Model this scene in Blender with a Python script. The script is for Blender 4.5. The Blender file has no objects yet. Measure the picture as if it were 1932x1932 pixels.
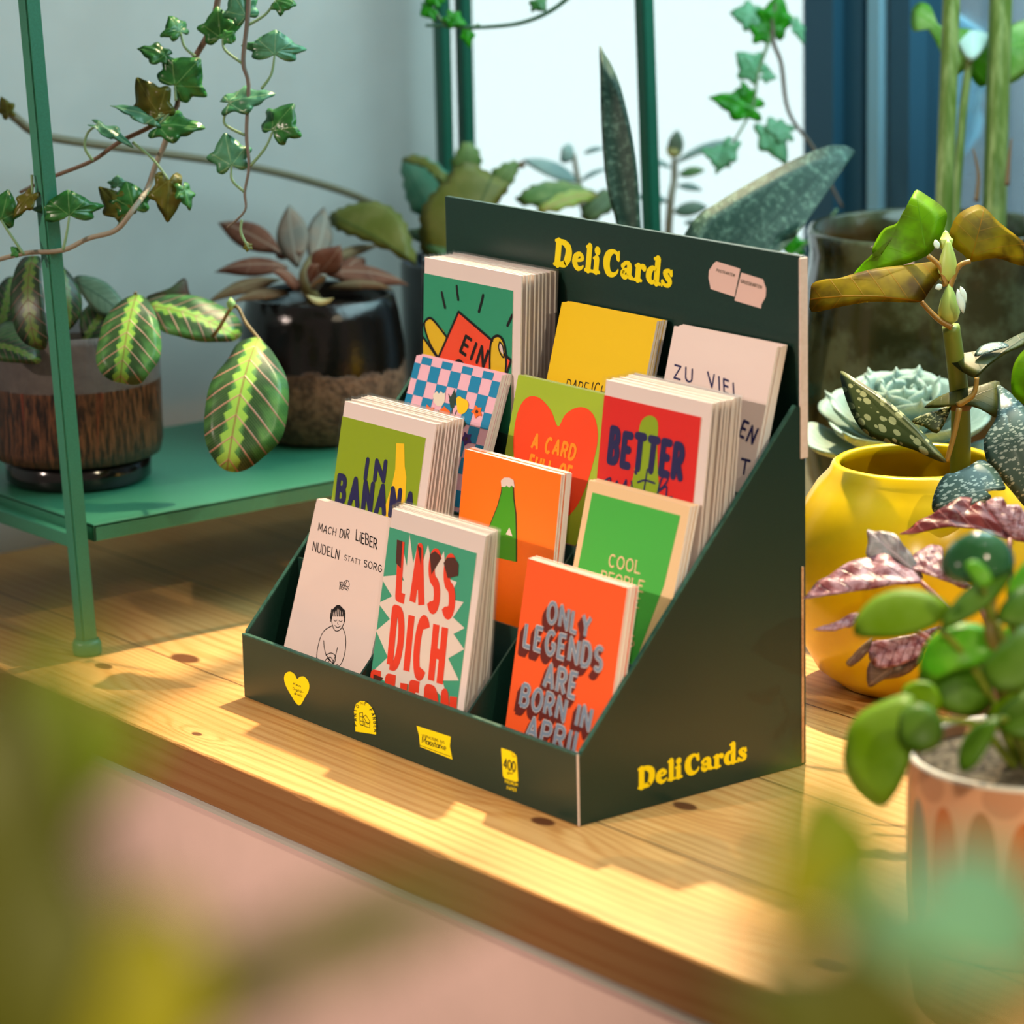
import bpy, bmesh, math, random
from mathutils import Vector, Matrix, Euler

random.seed(7)
SC = bpy.context.scene
COL = SC.collection

# ------------------------------------------------------------------ camera
CAM_LOC = Vector((1.86471898, -1.19469703, 0.65445059))
CAM_ROT = Euler((1.33485274, 0.02182592, 0.91303223), 'XYZ')
FPX = 6435.3416                      # focal length for a 1932 px wide frame
cam_data = bpy.data.cameras.new('camera')
cam = bpy.data.objects.new('camera', cam_data)
COL.objects.link(cam)
cam.location = CAM_LOC
cam.rotation_euler = CAM_ROT
cam_data.sensor_width = 36.0
cam_data.lens = 36.0 * FPX / 1932.0
cam_data.clip_start = 0.02
cam_data.clip_end = 60
cam_data.dof.use_dof = True
cam_data.dof.focus_distance = 2.22
cam_data.dof.aperture_fstop = 6.0
SC.camera = cam

# ------------------------------------------------------------------ colour management
SC.view_settings.view_transform = 'Standard'
SC.view_settings.look = 'None'
SC.view_settings.gamma = 1.0
SC.view_settings.use_curve_mapping = False
SC.view_settings.exposure = 0.0
SC.cycles.transparent_max_bounces = 32
SC.cycles.max_bounces = 8
SC.cycles.caustics_reflective = False
SC.cycles.caustics_refractive = False
SC.cycles.sample_clamp_indirect = 4.0

# ------------------------------------------------------------------ world: bright sky out of the window, dim warm shop behind the viewer
world = bpy.data.worlds.new('world')
SC.world = world
world.use_nodes = True
wt = world.node_tree
wt.nodes.clear()
w_out = wt.nodes.new('ShaderNodeOutputWorld')
w_bg = wt.nodes.new('ShaderNodeBackground')
w_tc = wt.nodes.new('ShaderNodeTexCoord')
w_dot = wt.nodes.new('ShaderNodeVectorMath'); w_dot.operation = 'DOT_PRODUCT'
w_dot.inputs[1].default_value = Vector((-0.45, 0.88, 0.12)).normalized()
w_ramp = wt.nodes.new('ShaderNodeValToRGB')
w_ramp.color_ramp.elements[0].position = 0.05
w_ramp.color_ramp.elements[0].color = (0.15, 0.118, 0.10, 1)
w_ramp.color_ramp.elements[1].position = 0.62
w_ramp.color_ramp.elements[1].color = (0.84, 1.02, 1.04, 1)
wt.links.new(w_tc.outputs['Generated'], w_dot.inputs[0])
wt.links.new(w_dot.outputs['Value'], w_ramp.inputs[0])
wt.links.new(w_ramp.outputs[0], w_bg.inputs[0])
w_bg.inputs[1].default_value = 1.75
wt.links.new(w_bg.outputs[0], w_out.inputs[0])


def aim(o, target):
    o.rotation_euler = (Vector(target) - o.location).to_track_quat('-Z', 'Y').to_euler()


def spot(name, loc, target, power, color, size_deg, radius, blend=0.4):
    l = bpy.data.lights.new(name, 'SPOT')
    l.energy = power; l.color = color; l.spot_size = math.radians(size_deg)
    l.spot_blend = blend; l.shadow_soft_size = radius
    o = bpy.data.objects.new(name, l); COL.objects.link(o)
    o.location = loc; aim(o, target)
    return o


def area(name, loc, target, power, color, sx, sy):
    l = bpy.data.lights.new(name, 'AREA')
    l.energy = power; l.color = color; l.shape = 'RECTANGLE'; l.size = sx; l.size_y = sy
    o = bpy.data.objects.new(name, l); COL.objects.link(o)
    o.location = loc; aim(o, target)
    return o


# ceiling spotlights of the shop, the daylight of the window and two added fill lamps
spot('ceiling_spot_over_window', (-0.22, 0.74, 1.30), (0.25, 0.02, 0.05), 240, (1.0, 0.76, 0.46), 40, 0.014, 0.7)
spot('ceiling_spot_front', (-0.30, -1.95, 1.10), (0.16, 0.1, 0.14), 152, (1.0, 0.80, 0.68), 26, 0.03, 0.8)
spot('ceiling_spot_right', (2.0, 0.05, 1.45), (0.5, 0.1, 0.05), 62, (1.0, 0.84, 0.56), 34, 0.012, 0.8)
spot('near_leaf_fill_spot', (2.75, -1.95, 1.55), (1.40, -0.86, 0.40), 170, (1.0, 0.88, 0.66), 26, 0.05, 0.8)  # unseen fill spot, added to brighten the leaves close to the viewer
area('facade_daylight_fill', (-1.2, 1.4, 2.2), (-0.6, 2.3, 0.3), 60, (0.75, 0.93, 1.0), 2.0, 0.6)  # area lamp added outside to brighten the house front
area('window_daylight', (0.15, 0.72, 0.85), (-0.45, 0.12, 0.2), 14.5, (0.60, 0.94, 1.0), 1.2, 0.5)

# ------------------------------------------------------------------ measuring helpers
RM = CAM_ROT.to_matrix()


def ray(px, py):
    return RM @ Vector(((px - 966) / FPX, -(py - 966) / FPX, -1.0))


def at_t(px, py, t):                 # point at a distance t along the view axis
    return CAM_LOC + ray(px, py) * t


def at_x(px, py, x):
    d = ray(px, py); return CAM_LOC + d * ((x - CAM_LOC.x) / d.x)


def at_y(px, py, y):
    d = ray(px, py); return CAM_LOC + d * ((y - CAM_LOC.y) / d.y)


def at_z(px, py, z):
    d = ray(px, py); return CAM_LOC + d * ((z - CAM_LOC.z) / d.z)


def on_plane(px, py, P, N):
    d = ray(px, py); return CAM_LOC + d * ((P - CAM_LOC).dot(N) / d.dot(N))


# ------------------------------------------------------------------ materials
def lin(c):
    c = c / 255.0
    return c / 12.92 if c <= 0.04045 else ((c + 0.055) / 1.055) ** 2.4


def rgb(r, g, b):
    return (lin(r), lin(g), lin(b), 1.0)


class NT:
    """small helper to write node materials as expressions"""

    def __init__(self, name):
        self.m = bpy.data.materials.new(name)
        self.m.use_nodes = True
        self.t = self.m.node_tree
        self.t.nodes.clear()
        self.out = self.t.nodes.new('ShaderNodeOutputMaterial')

    def n(self, kind, **kw):
        nd = self.t.nodes.new(kind)
        for k, v in kw.items():
            setattr(nd, k, v)
        return nd

    def put(self, sock, v):
        if hasattr(v, 'is_output'):
            self.t.links.new(v, sock)
        else:
            sock.default_value = v

    def math(self, op, a, b=0.0, c=None, clamp=False):
        nd = self.n('ShaderNodeMath', operation=op, use_clamp=clamp)
        self.put(nd.inputs[0], a); self.put(nd.inputs[1], b)
        if c is not None:
            self.put(nd.inputs[2], c)
        return nd.outputs[0]

    def mix(self, f, a, b):
        nd = self.n('ShaderNodeMix', data_type='RGBA')
        self.put(nd.inputs[0], f); self.put(nd.inputs[6], a); self.put(nd.inputs[7], b)
        return nd.outputs[2]

    def step(self, x, e0, e1):
        nd = self.n('ShaderNodeMapRange', interpolation_type='SMOOTHSTEP')
        self.put(nd.inputs[0], x); nd.inputs[1].default_value = e0; nd.inputs[2].default_value = e1
        nd.inputs[3].default_value = 0.0; nd.inputs[4].default_value = 1.0
        return nd.outputs[0]

    def noise(self, vec, scale, detail=3, rough=0.5, dist=0.0):
        nd = self.n('ShaderNodeTexNoise')
        self.put(nd.inputs['Vector'], vec)
        nd.inputs['Scale'].default_value = scale; nd.inputs['Detail'].default_value = detail
        nd.inputs['Roughness'].default_value = rough; nd.inputs['Distortion'].default_value = dist
        return nd.outputs['Fac']

    def obj(self):
        return self.n('ShaderNodeTexCoord').outputs['Object']

    def uv(self):
        return self.n('ShaderNodeTexCoord').outputs['UV']

    def scale(self, vec, s):
        nd = self.n('ShaderNodeMapping')
        self.put(nd.inputs['Vector'], vec); nd.inputs['Scale'].default_value = s
        return nd.outputs[0]

    def xyz(self, vec):
        nd = self.n('ShaderNodeSeparateXYZ'); self.put(nd.inputs[0], vec)
        return nd.outputs[0], nd.outputs[1], nd.outputs[2]

    def bump(self, h, strength=0.2, dist=0.002):
        nd = self.n('ShaderNodeBump'); self.put(nd.inputs['Height'], h)
        nd.inputs['Strength'].default_value = strength; nd.inputs['Distance'].default_value = dist
        return nd.outputs[0]

    def principled(self, color, rough=0.5, spec=0.5, metal=0.0, normal=None, coat=0.0):
        p = self.n('ShaderNodeBsdfPrincipled')
        self.put(p.inputs['Base Color'], color); self.put(p.inputs['Roughness'], rough)
        self.put(p.inputs['Specular IOR Level'], spec); self.put(p.inputs['Metallic'], metal)
        p.inputs['Coat Weight'].default_value = coat
        if normal is not None:
            self.put(p.inputs['Normal'], normal)
        return p.outputs[0]

    def done(self, shader):
        self.t.links.new(shader, self.out.inputs[0])
        return self.m


_plain = {}


def plain(name, c, rough=0.5, spec=0.5, metal=0.0, coat=0.0):
    if name not in _plain:
        k = NT(name)
        _plain[name] = k.done(k.principled(rgb(*c), rough, spec, metal, None, coat))
    return _plain[name]


def grainy(name, c1, c2, scale=60, rough=0.5, spec=0.5, bump=0.0, lo=0.35, hi=0.65, coat=0.0):
    k = NT(name)
    f = k.noise(k.obj(), scale, 4, 0.6)
    col = k.mix(k.step(f, lo, hi), rgb(*c1), rgb(*c2))
    nm = k.bump(f, bump, 0.003) if bump else None
    return k.done(k.principled(col, rough, spec, 0.0, nm, coat))


def wood_material():
    k = NT('pine_wood')
    ob = k.obj()
    x, y, z = k.xyz(ob)
    # each plank shifts the grain
    plank = k.math('FLOOR', k.math('DIVIDE', k.math('SUBTRACT', y, 0.0135), 0.1285))
    yy = k.math('ADD', y, k.math('MULTIPLY', z, 0.7))
    ph = k.math('MULTIPLY', yy, 760.0)
    wob = k.noise(k.scale(ob, (1.6, 14.0, 14.0)), 1.6, 3, 0.5)
    ph = k.math('ADD', ph, k.math('MULTIPLY', wob, 16.0))
    ph = k.math('ADD', ph, k.math('MULTIPLY', plank, 13.7))
    dark = None
    knots = [(0.338, -0.010, .016), (-0.108, 0.021, .024), (-0.129, -0.033, .015), (0.372, 0.072, .016),
             (0.62, -0.04, .018), (0.86, 0.06, .02), (0.54, 0.2, .016), (0.05, -0.07, .008), (-0.3, 0.33, .02), (0.74, 0.33, .02)]
    for i, (kx, ky, kr) in enumerate(knots):
        dx = k.math('DIVIDE', k.math('SUBTRACT', x, kx), kr * 3.4)
        dy = k.math('DIVIDE', k.math('SUBTRACT', y, ky), kr)
        d2 = k.math('ADD', k.math('MULTIPLY', dx, dx), k.math('MULTIPLY', dy, dy))
        g = k.math('POWER', 2.718, k.math('MULTIPLY', d2, -0.8))
        ph = k.math('ADD', ph, k.math('MULTIPLY', g, 16.0 if i % 2 else -16.0))
        ex = k.math('DIVIDE', k.math('SUBTRACT', x, kx), kr * 0.62)
        ey = k.math('DIVIDE', k.math('SUBTRACT', y, ky), kr * 0.36)
        e2 = k.math('ADD', k.math('MULTIPLY', ex, ex), k.math('MULTIPLY', ey, ey))
        core = k.math('SUBTRACT', 1.0, k.step(e2, 0.55, 1.25))
        dark = core if dark is None else k.math('MAXIMUM', dark, core)
    ring = k.math('ADD', k.math('MULTIPLY', k.math('SINE', ph), 0.5), 0.5)
    ring = k.math('POWER', ring, 2.2)
    fine = k.noise(k.scale(ob, (9.0, 420.0, 420.0)), 1.0, 3, 0.6)
    big = k.noise(k.scale(ob, (2.0, 9.0, 9.0)), 1.3, 3, 0.5)
    f = k.math('ADD', k.math('MULTIPLY', ring, 0.20), k.math('MULTIPLY', fine, 0.66))
    col = k.mix(k.step(f, 0.1, 0.75), rgb(228, 184, 118), rgb(192, 132, 66))
    col = k.mix(k.math('MULTIPLY', k.step(big, 0.42, 0.72), 0.45), col, rgb(176, 112, 52))
    col = k.mix(dark, col, rgb(104, 62, 34))
    # plank seams
    s = k.math('DIVIDE', k.math('SUBTRACT', y, 0.0135), 0.1285)
    fr = k.math('ABSOLUTE', k.math('SUBTRACT', k.math('FRACT', k.math('ADD', s, 0.5)), 0.5))
    seam = k.math('SUBTRACT', 1.0, k.step(fr, 0.003, 0.008))
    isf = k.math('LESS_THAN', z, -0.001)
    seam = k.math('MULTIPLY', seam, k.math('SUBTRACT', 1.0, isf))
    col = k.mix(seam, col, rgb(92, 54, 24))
    # the sawn front edge takes a darker red-brown, shade put into its colour
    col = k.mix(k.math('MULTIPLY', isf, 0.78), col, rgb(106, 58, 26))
    nm = k.bump(k.math('ADD', fine, k.math('MULTIPLY', seam, -2.0)), 0.12, 0.001)
    return k.done(k.principled(col, 0.42, 0.35, 0.0, nm))


def leaf_shader(k, col, rough=0.4, trans=0.35, tcol=None, spec=0.4, normal=None):
    p = k.principled(col, rough, spec, 0.0, normal)
    tr = k.n('ShaderNodeBsdfTranslucent')
    k.put(tr.inputs['Color'], tcol if tcol is not None else col)
    mx = k.n('ShaderNodeMixShader'); mx.inputs[0].default_value = trans
    k.t.links.new(p, mx.inputs[1]); k.t.links.new(tr.outputs[0], mx.inputs[2])
    return k.done(mx.outputs[0])


def leaf_mat(name, c, vein=None, c2=None, n=7, slope=0.9, mid=0.02, lat=0.10, rough=0.4, trans=0.35, spec=0.4, vs=0.7, edge=None):
    """uv.x runs from leaf base to tip, uv.y across, both in leaf lengths"""
    k = NT(name)
    u, v, _ = k.xyz(k.uv())
    av = k.math('ABSOLUTE', v)
    nz = k.noise(k.obj(), 45, 3, 0.5)
    col = k.mix(k.step(nz, 0.35, 0.68), rgb(*c), rgb(*(c2 or c)))
    h = None
    if vein:
        s = k.math('MULTIPLY', k.math('SUBTRACT', u, k.math('MULTIPLY', av, slope)), float(n))
        fr = k.math('ABSOLUTE', k.math('SUBTRACT', k.math('FRACT', s), 0.5))
        l = k.math('SUBTRACT', 1.0, k.step(fr, lat * 0.4, lat))
        m = k.math('SUBTRACT', 1.0, k.step(av, mid * 0.4, mid))
        h = k.math('MAXIMUM', k.math('MULTIPLY', l, vs), m)
        col = k.mix(h, col, rgb(*vein))
    nm = k.bump(h, 0.25, 0.002) if h is not None else None
    return leaf_shader(k, col, rough, trans, None, spec, nm)


def ivy_mat(name, c, c2, vein, trans=0.3):
    k = NT(name)
    u, v, _ = k.xyz(k.uv())
    ang = k.math('ARCTAN2', k.math('ABSOLUTE', v), u)
    r = k.math('SQRT', k.math('ADD', k.math('MULTIPLY', u, u), k.math('MULTIPLY', v, v)))
    lines = None
    for a in (0.0, 0.85, 1.9):
        d = k.math('MULTIPLY', k.math('ABSOLUTE', k.math('SINE', k.math('SUBTRACT', ang, a))), r)
        l = k.math('SUBTRACT', 1.0, k.step(d, 0.006, 0.022))
        lines = l if lines is None else k.math('MAXIMUM', lines, l)
    nz = k.noise(k.obj(), 70, 4, 0.6)
    col = k.mix(k.step(nz, 0.35, 0.65), rgb(*c), rgb(*c2))
    col = k.mix(k.math('MULTIPLY', lines, 0.75), col, rgb(*vein))
    return leaf_shader(k, col, 0.28, trans, None, 0.5, k.bump(lines, 0.2, 0.002))


def maranta_mat(name, dim=1.0):
    k = NT(name)
    u, v, _ = k.xyz(k.uv())
    av = k.math('ABSOLUTE', v)
    q = k.math('MULTIPLY', k.math('SUBTRACT', u, k.math('MULTIPLY', av, 0.9)), 7.0)
    saw = k.math('FRACT', q)
    tri = k.math('ABSOLUTE', k.math('SUBTRACT', saw, 0.5))
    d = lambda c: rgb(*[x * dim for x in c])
    # pale outer blade, dark blotches between the side veins, a bright feather along the midrib
    blotch = k.math('MULTIPLY', k.step(av, 0.05, 0.08), k.math('SUBTRACT', 1.0, k.step(k.math('ADD', av, k.math('MULTIPLY', tri, 0.12)), 0.17, 0.27)))
    nz = k.noise(k.scale(k.uv(), (1, 1, 1)), 9, 3, 0.5)
    lt = k.mix(k.step(nz, 0.35, 0.65), d((96, 158, 72)), d((64, 128, 60)))
    col = k.mix(k.math('MULTIPLY', blotch, 0.9), lt, d((20, 62, 26)))
    fe = k.math('SUBTRACT', 1.0, k.step(k.math('ADD', av, k.math('MULTIPLY', saw, 0.05)), 0.075, 0.09))
    col = k.mix(fe, col, d((158, 206, 78)))
    fine = k.math('ADD', k.math('MULTIPLY', k.math('SINE', k.math('MULTIPLY', q, 44.0)), 0.5), 0.5)
    col = k.mix(k.math('MULTIPLY', fine, 0.10), col, d((190, 220, 150)))
    vein = k.math('SUBTRACT', 1.0, k.step(tri, 0.02, 0.075))
    mid = k.math('SUBTRACT', 1.0, k.step(av, 0.003, 0.010))
    col = k.mix(k.math('MULTIPLY', vein, 0.85), col, d((206, 150, 128)))
    col = k.mix(k.math('MULTIPLY', mid, 0.8), col, d((150, 120, 70)))
    return leaf_shader(k, col, 0.38, 0.25, None, 0.45, k.bump(vein, 0.3, 0.002))


def spotted_mat(name, c, dot, scale=13):
    k = NT(name)
    vo = k.n('ShaderNodeTexVoronoi'); vo.inputs['Scale'].default_value = scale
    k.put(vo.inputs['Vector'], k.scale(k.uv(), (0.8, 1.5, 1.0)))
    rad = k.math('MULTIPLY', k.xyz(vo.outputs['Color'])[0], 0.42)
    m = k.math('SUBTRACT', 1.0, k.step(k.math('SUBTRACT', vo.outputs['Distance'], k.math('ADD', rad, 0.09)), 0.0, 0.05))
    u, v, _ = k.xyz(k.uv())
    mid = k.math('SUBTRACT', 1.0, k.step(k.math('ABSOLUTE', v), 0.004, 0.012))
    col = k.mix(m, rgb(*c), rgb(*dot))
    col = k.mix(k.math('MULTIPLY', mid, 0.4), col, rgb(*dot))
    return leaf_shader(k, col, 0.4, 0.15, None, 0.4)


M = {}
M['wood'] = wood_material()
M['card_green'] = grainy('green_display_cardboard', (15, 44, 36), (19, 50, 41), 900, 0.33, 0.5)
M['card_green_edge'] = grainy('green_cardboard_fold', (46, 92, 78), (34, 72, 60), 300, 0.5, 0.4)
M['raw_edge'] = grainy('raw_white_cardboard', (224, 206, 196), (218, 198, 186), 300, 0.7, 0.2)
M['tan_edge'] = grainy('tan_cardboard_core', (206, 166, 126), (186, 146, 106), 400, 0.7, 0.2)
M['yellow_print'] = plain('yellow_print', (244, 220, 0), 0.5, 0.3)
M['dark_print'] = plain('dark_green_print', (38, 52, 30), 0.5, 0.3)
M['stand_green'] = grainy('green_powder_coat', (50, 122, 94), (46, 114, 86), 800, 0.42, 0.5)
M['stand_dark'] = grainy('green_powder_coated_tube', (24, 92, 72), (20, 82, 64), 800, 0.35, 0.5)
M['soil'] = grainy('potting_soil', (38, 26, 18), (70, 52, 38), 260, 0.95, 0.1, 1.0)
M['gravel_soil'] = grainy('gritty_soil', (46, 38, 28), (112, 102, 86), 220, 0.9, 0.2, 1.0)
M['white_paint'] = grainy('white_wall_paint', (198, 198, 194), (190, 190, 186), 6, 0.8, 0.2)
M['pink_panel'] = grainy('pale_pink_panel', (226, 190, 178), (216, 182, 170), 5, 0.7, 0.2)
M['grey_strip'] = plain('grey_under_edge_strip', (176, 168, 156), 0.6, 0.3)
M['floor'] = grainy('concrete_floor', (168, 150, 140), (150, 132, 124), 8, 0.6, 0.3)
M['paper'] = plain('white_paper', (236, 226, 222), 0.7, 0.2)
M['envelope'] = plain('pale_envelope_paper', (232, 216, 210), 0.75, 0.2)
M['paper_edge'] = plain('paper_cut_edge', (238, 230, 224), 0.8, 0.1)


def film_material():
    k = NT('clear_film')
    tr = k.n('ShaderNodeBsdfTransparent'); tr.inputs[0].default_value = (0.985, 0.985, 0.98, 1)
    gl = k.n('ShaderNodeBsdfGlossy'); gl.inputs['Roughness'].default_value = 0.10
    gl.inputs['Color'].default_value = (1, 1, 1, 1)
    lw = k.n('ShaderNodeLayerWeight'); lw.inputs[0].default_value = 0.22
    nz = k.noise(k.obj(), 55, 3, 0.6)
    k.t.links.new(k.bump(nz, 0.08, 0.001), gl.inputs['Normal'])
    mx = k.n('ShaderNodeMixShader')
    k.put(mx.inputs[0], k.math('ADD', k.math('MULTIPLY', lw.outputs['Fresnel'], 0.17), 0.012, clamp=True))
    k.t.links.new(tr.outputs[0], mx.inputs[1]); k.t.links.new(gl.outputs[0], mx.inputs[2])
    return k.done(mx.outputs[0])


M['film'] = film_material()


def glass_material():
    k = NT('window_glass')
    tr = k.n('ShaderNodeBsdfTransparent'); tr.inputs[0].default_value = (0.97, 1.0, 0.995, 1)
    gl = k.n('ShaderNodeBsdfGlossy'); gl.inputs['Roughness'].default_value = 0.02
    lw = k.n('ShaderNodeLayerWeight'); lw.inputs[0].default_value = 0.3
    mx = k.n('ShaderNodeMixShader')
    k.put(mx.inputs[0], k.math('MULTIPLY', lw.outputs['Fresnel'], 0.5, clamp=True))
    k.t.links.new(tr.outputs[0], mx.inputs[1]); k.t.links.new(gl.outputs[0], mx.inputs[2])
    return k.done(mx.outputs[0])


M['glass'] = glass_material()


# ------------------------------------------------------------------ object helpers
def link(o, parent=None):
    COL.objects.link(o)
    if parent is not None:
        o.parent = parent
    return o


def tag(o, label=None, cat=None, group=None, kind=None):
    if label: o['label'] = label
    if cat: o['category'] = cat
    if group: o['group'] = group
    if kind: o['kind'] = kind
    return o


def empty(name, loc=(0, 0, 0), rot=(0, 0, 0)):
    o = bpy.data.objects.new(name, None)
    o.empty_display_size = 0.02
    COL.objects.link(o)
    o.location = loc; o.rotation_euler = rot
    return o


def build(name, bm, mats, parent=None, smooth=False, loc=None, mw=None):
    me = bpy.data.meshes.new(name)
    bm.normal_update()
    bm.to_mesh(me); bm.free()
    for m in (mats if isinstance(mats, (list, tuple)) else [mats]):
        me.materials.append(m)
    if smooth:
        for p in me.polygons:
            p.use_smooth = True
    o = bpy.data.objects.new(name, me)
    link(o, parent)
    if loc is not None:
        o.location = loc
    if mw is not None:
        o.matrix_local = mw
    return o


def box(bm, x0, x1, y0, y1, z0, z1, mi=0, bevel=0.0):
    vs = [bm.verts.new((x, y, z)) for z in (z0, z1) for y in (y0, y1) for x in (x0, x1)]
    fs = []
    for idx in ((0, 2, 3, 1), (4, 5, 7, 6), (0, 1, 5, 4), (2, 6, 7, 3), (0, 4, 6, 2), (1, 3, 7, 5)):
        f = bm.faces.new([vs[i] for i in idx]); f.material_index = mi; fs.append(f)
    if bevel:
        es = list({e for f in fs for e in f.edges})
        bmesh.ops.bevel(bm, geom=es, offset=bevel, segments=2, affect='EDGES', profile=0.6)
    return bm


def prism(bm, pts, axis, a, b, mi=0):
    """polygon pts extruded along an axis from a to b"""
    def put(p, q):
        if axis == 'x': return (q, p[0], p[1])
        if axis == 'y': return (p[0], q, p[1])
        return (p[0], p[1], q)
    A = [bm.verts.new(put(p, a)) for p in pts]; B = [bm.verts.new(put(p, b)) for p in pts]
    n = len(pts)
    fa = bm.faces.new(A[::-1]); fb = bm.faces.new(B)
    fs = [fa, fb]
    for i in range(n):
        fs.append(bm.faces.new((A[i], A[(i + 1) % n], B[(i + 1) % n], B[i])))
    for f in fs: f.material_index = mi
    bmesh.ops.recalc_face_normals(bm, faces=fs)
    return bm


def lathe(bm, prof, seg=48, mi=0, mats=None):
    rings = []
    for r, z in prof:
        if r < 1e-6:
            rings.append([bm.verts.new((0, 0, z))])
        else:
            rings.append([bm.verts.new((r * math.cos(2 * math.pi * i / seg), r * math.sin(2 * math.pi * i / seg), z)) for i in range(seg)])
    for j in range(len(rings) - 1):
        A, B = rings[j], rings[j + 1]
        for i in range(seg):
            k = (i + 1) % seg
            if len(A) == 1 and len(B) == 1: continue
            if len(A) == 1: f = bm.faces.new((A[0], B[k], B[i]))
            elif len(B) == 1: f = bm.faces.new((A[i], A[k], B[0]))
            else: f = bm.faces.new((A[i], A[k], B[k], B[i]))
            f.material_index = mats[j] if mats else mi
    return bm


def catmull(pts, n=6, closed=False):
    P = [tuple(p) for p in pts]
    out = []
    N = len(P)
    rng = range(N if closed else N - 1)
    for i in rng:
        if closed:
            p0, p1, p2, p3 = P[(i - 1) % N], P[i], P[(i + 1) % N], P[(i + 2) % N]
        else:
            p0, p1, p2, p3 = P[max(i - 1, 0)], P[i], P[i + 1], P[min(i + 2, N - 1)]
        for s in range(n):
            t = s / n
            out.append(tuple(0.5 * ((2 * b) + (c - a) * t + (2 * a - 5 * b + 4 * c - d) * t * t + (-a + 3 * b - 3 * c + d) * t ** 3)
                             for a, b, c, d in zip(p0, p1, p2, p3)))
    if not closed:
        out.append(P[-1])
    return out


def tube(bm, pts, r0, r1=None, seg=8, smooth_n=4):
    """round stem through points"""
    r1 = r0 if r1 is None else r1
    P = [Vector(p) for p in (catmull(pts, smooth_n) if smooth_n > 1 else pts)]
    n = len(P)
    rings = []
    up = Vector((0.3, 0.2, 1)).normalized()
    for i, p in enumerate(P):
        d = (P[min(i + 1, n - 1)] - P[max(i - 1, 0)])
        if d.length < 1e-9: d = Vector((0, 0, 1))
        d.normalize()
        a = d.cross(up)
        if a.length < 1e-3: a = d.cross(Vector((1, 0, 0)))
        a.normalize(); b = d.cross(a).normalized()
        r = r0 + (r1 - r0) * i / max(n - 1, 1)
        rings.append([bm.verts.new(p + (a * math.cos(2 * math.pi * k / seg) + b * math.sin(2 * math.pi * k / seg)) * r) for k in range(seg)])
    for i in range(n - 1):
        for k in range(seg):
            q = (k + 1) % seg
            bm.faces.new((rings[i][k], rings[i][q], rings[i + 1][q], rings[i + 1][k]))
    bm.faces.new(rings[0][::-1]); bm.faces.new(rings[-1])
    return bm


# ------------------------------------------------------------------ leaves
def leaf_mesh(name, uvpts, B, T, N, mat, parent, cup=0.1, bend=0.1, thick=0.0006, rings=4, centre=(0.42, 0.0), wave=0.0, smooth=4, wfreq=14.0, wscale=1.0):
    """closed leaf blade from an outline in leaf units (u from base to tip, v across); B, T world points, N its upper side"""
    X = T - B
    L = X.length
    X = X.normalized()
    Y = N.cross(X)
    if Y.length < 1e-4: Y = Vector((0, 0, 1)).cross(X)
    Y.normalize(); Zv = X.cross(Y).normalized()
    pts = catmull(uvpts, smooth, True) if smooth > 1 else list(uvpts)
    n = len(pts)
    bm = bmesh.new()
    uvl = bm.loops.layers.uv.new('UVMap')
    info = {}

    def height(u, v):
        h = -cup * 4 * v * v + bend * (4 * u * (1 - u))
        if wave:
            h += wave * math.sin(wfreq * u + 2.0) * min(1.0, abs(v) * 6) + wave * 0.6 * math.sin(wfreq * 1.7 * v + u * 7)
        return h

    def vert(u, v, side, edge):
        z = height(u, v) * L + (0 if edge else side * thick * 0.5)
        p = B + X * (u * L) + Y * (v * L * wscale) + Zv * z
        w = bm.verts.new(p); info[w] = (u, v * wscale)
        return w

    edge = [vert(u, v, 0, True) for u, v in pts]
    for side in (1, -1):
        prev = edge
        for k in range(1, rings):
            f = 1 - k / rings
            cur = [vert(centre[0] + (u - centre[0]) * f, centre[1] + (v - centre[1]) * f, side, False) for u, v in pts]
            for i in range(n):
                j = (i + 1) % n
                q = (prev[i], prev[j], cur[j], cur[i]) if side > 0 else (prev[i], cur[i], cur[j], prev[j])
                bm.faces.new(q)
            prev = cur
        c = vert(centre[0], centre[1], side, False)
        for i in range(n):
            j = (i + 1) % n
            bm.faces.new((prev[i], prev[j], c) if side > 0 else (prev[j], prev[i], c))
    bmesh.ops.recalc_face_normals(bm, faces=bm.faces[:])
    for f in bm.faces:
        for l in f.loops:
            l[uvl].uv = info[l.vert]
    return build(name, bm, mat, parent, True)


def face_cam(P, rx=0.0, ry=0.0):
    """unit vector from P to the viewer, turned by rx (up positive) and ry (right positive)"""
    n = (CAM_LOC - P).normalized()
    right = RM @ Vector((1, 0, 0)); up = RM @ Vector((0, 1, 0))
    return (n + up * math.tan(rx) + right * math.tan(ry)).normalized()


def leaf_px(name, outline, base, tip, t, mat, parent, rx=0.4, ry=0.0, **kw):
    """a leaf measured on the photo: its blade lies in a tilted plane through the base at distance t"""
    B = at_t(base[0], base[1], t)
    N = face_cam(B, rx, ry)
    T = on_plane(tip[0], tip[1], B, N)
    L = (T - B).length
    X = (T - B) / L
    Y = N.cross(X).normalized()
    pts = []
    for p in outline:
        w = on_plane(p[0], p[1], B, N) - B
        pts.append((w.dot(X) / L, w.dot(Y) / L))
    us = [p[0] for p in pts]; vs = [p[1] for p in pts]
    kw.setdefault('centre', (sum(us) / len(us), sum(vs) / len(vs)))
    return leaf_mesh(name, pts, B, T, N, mat, parent, **kw)


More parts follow.
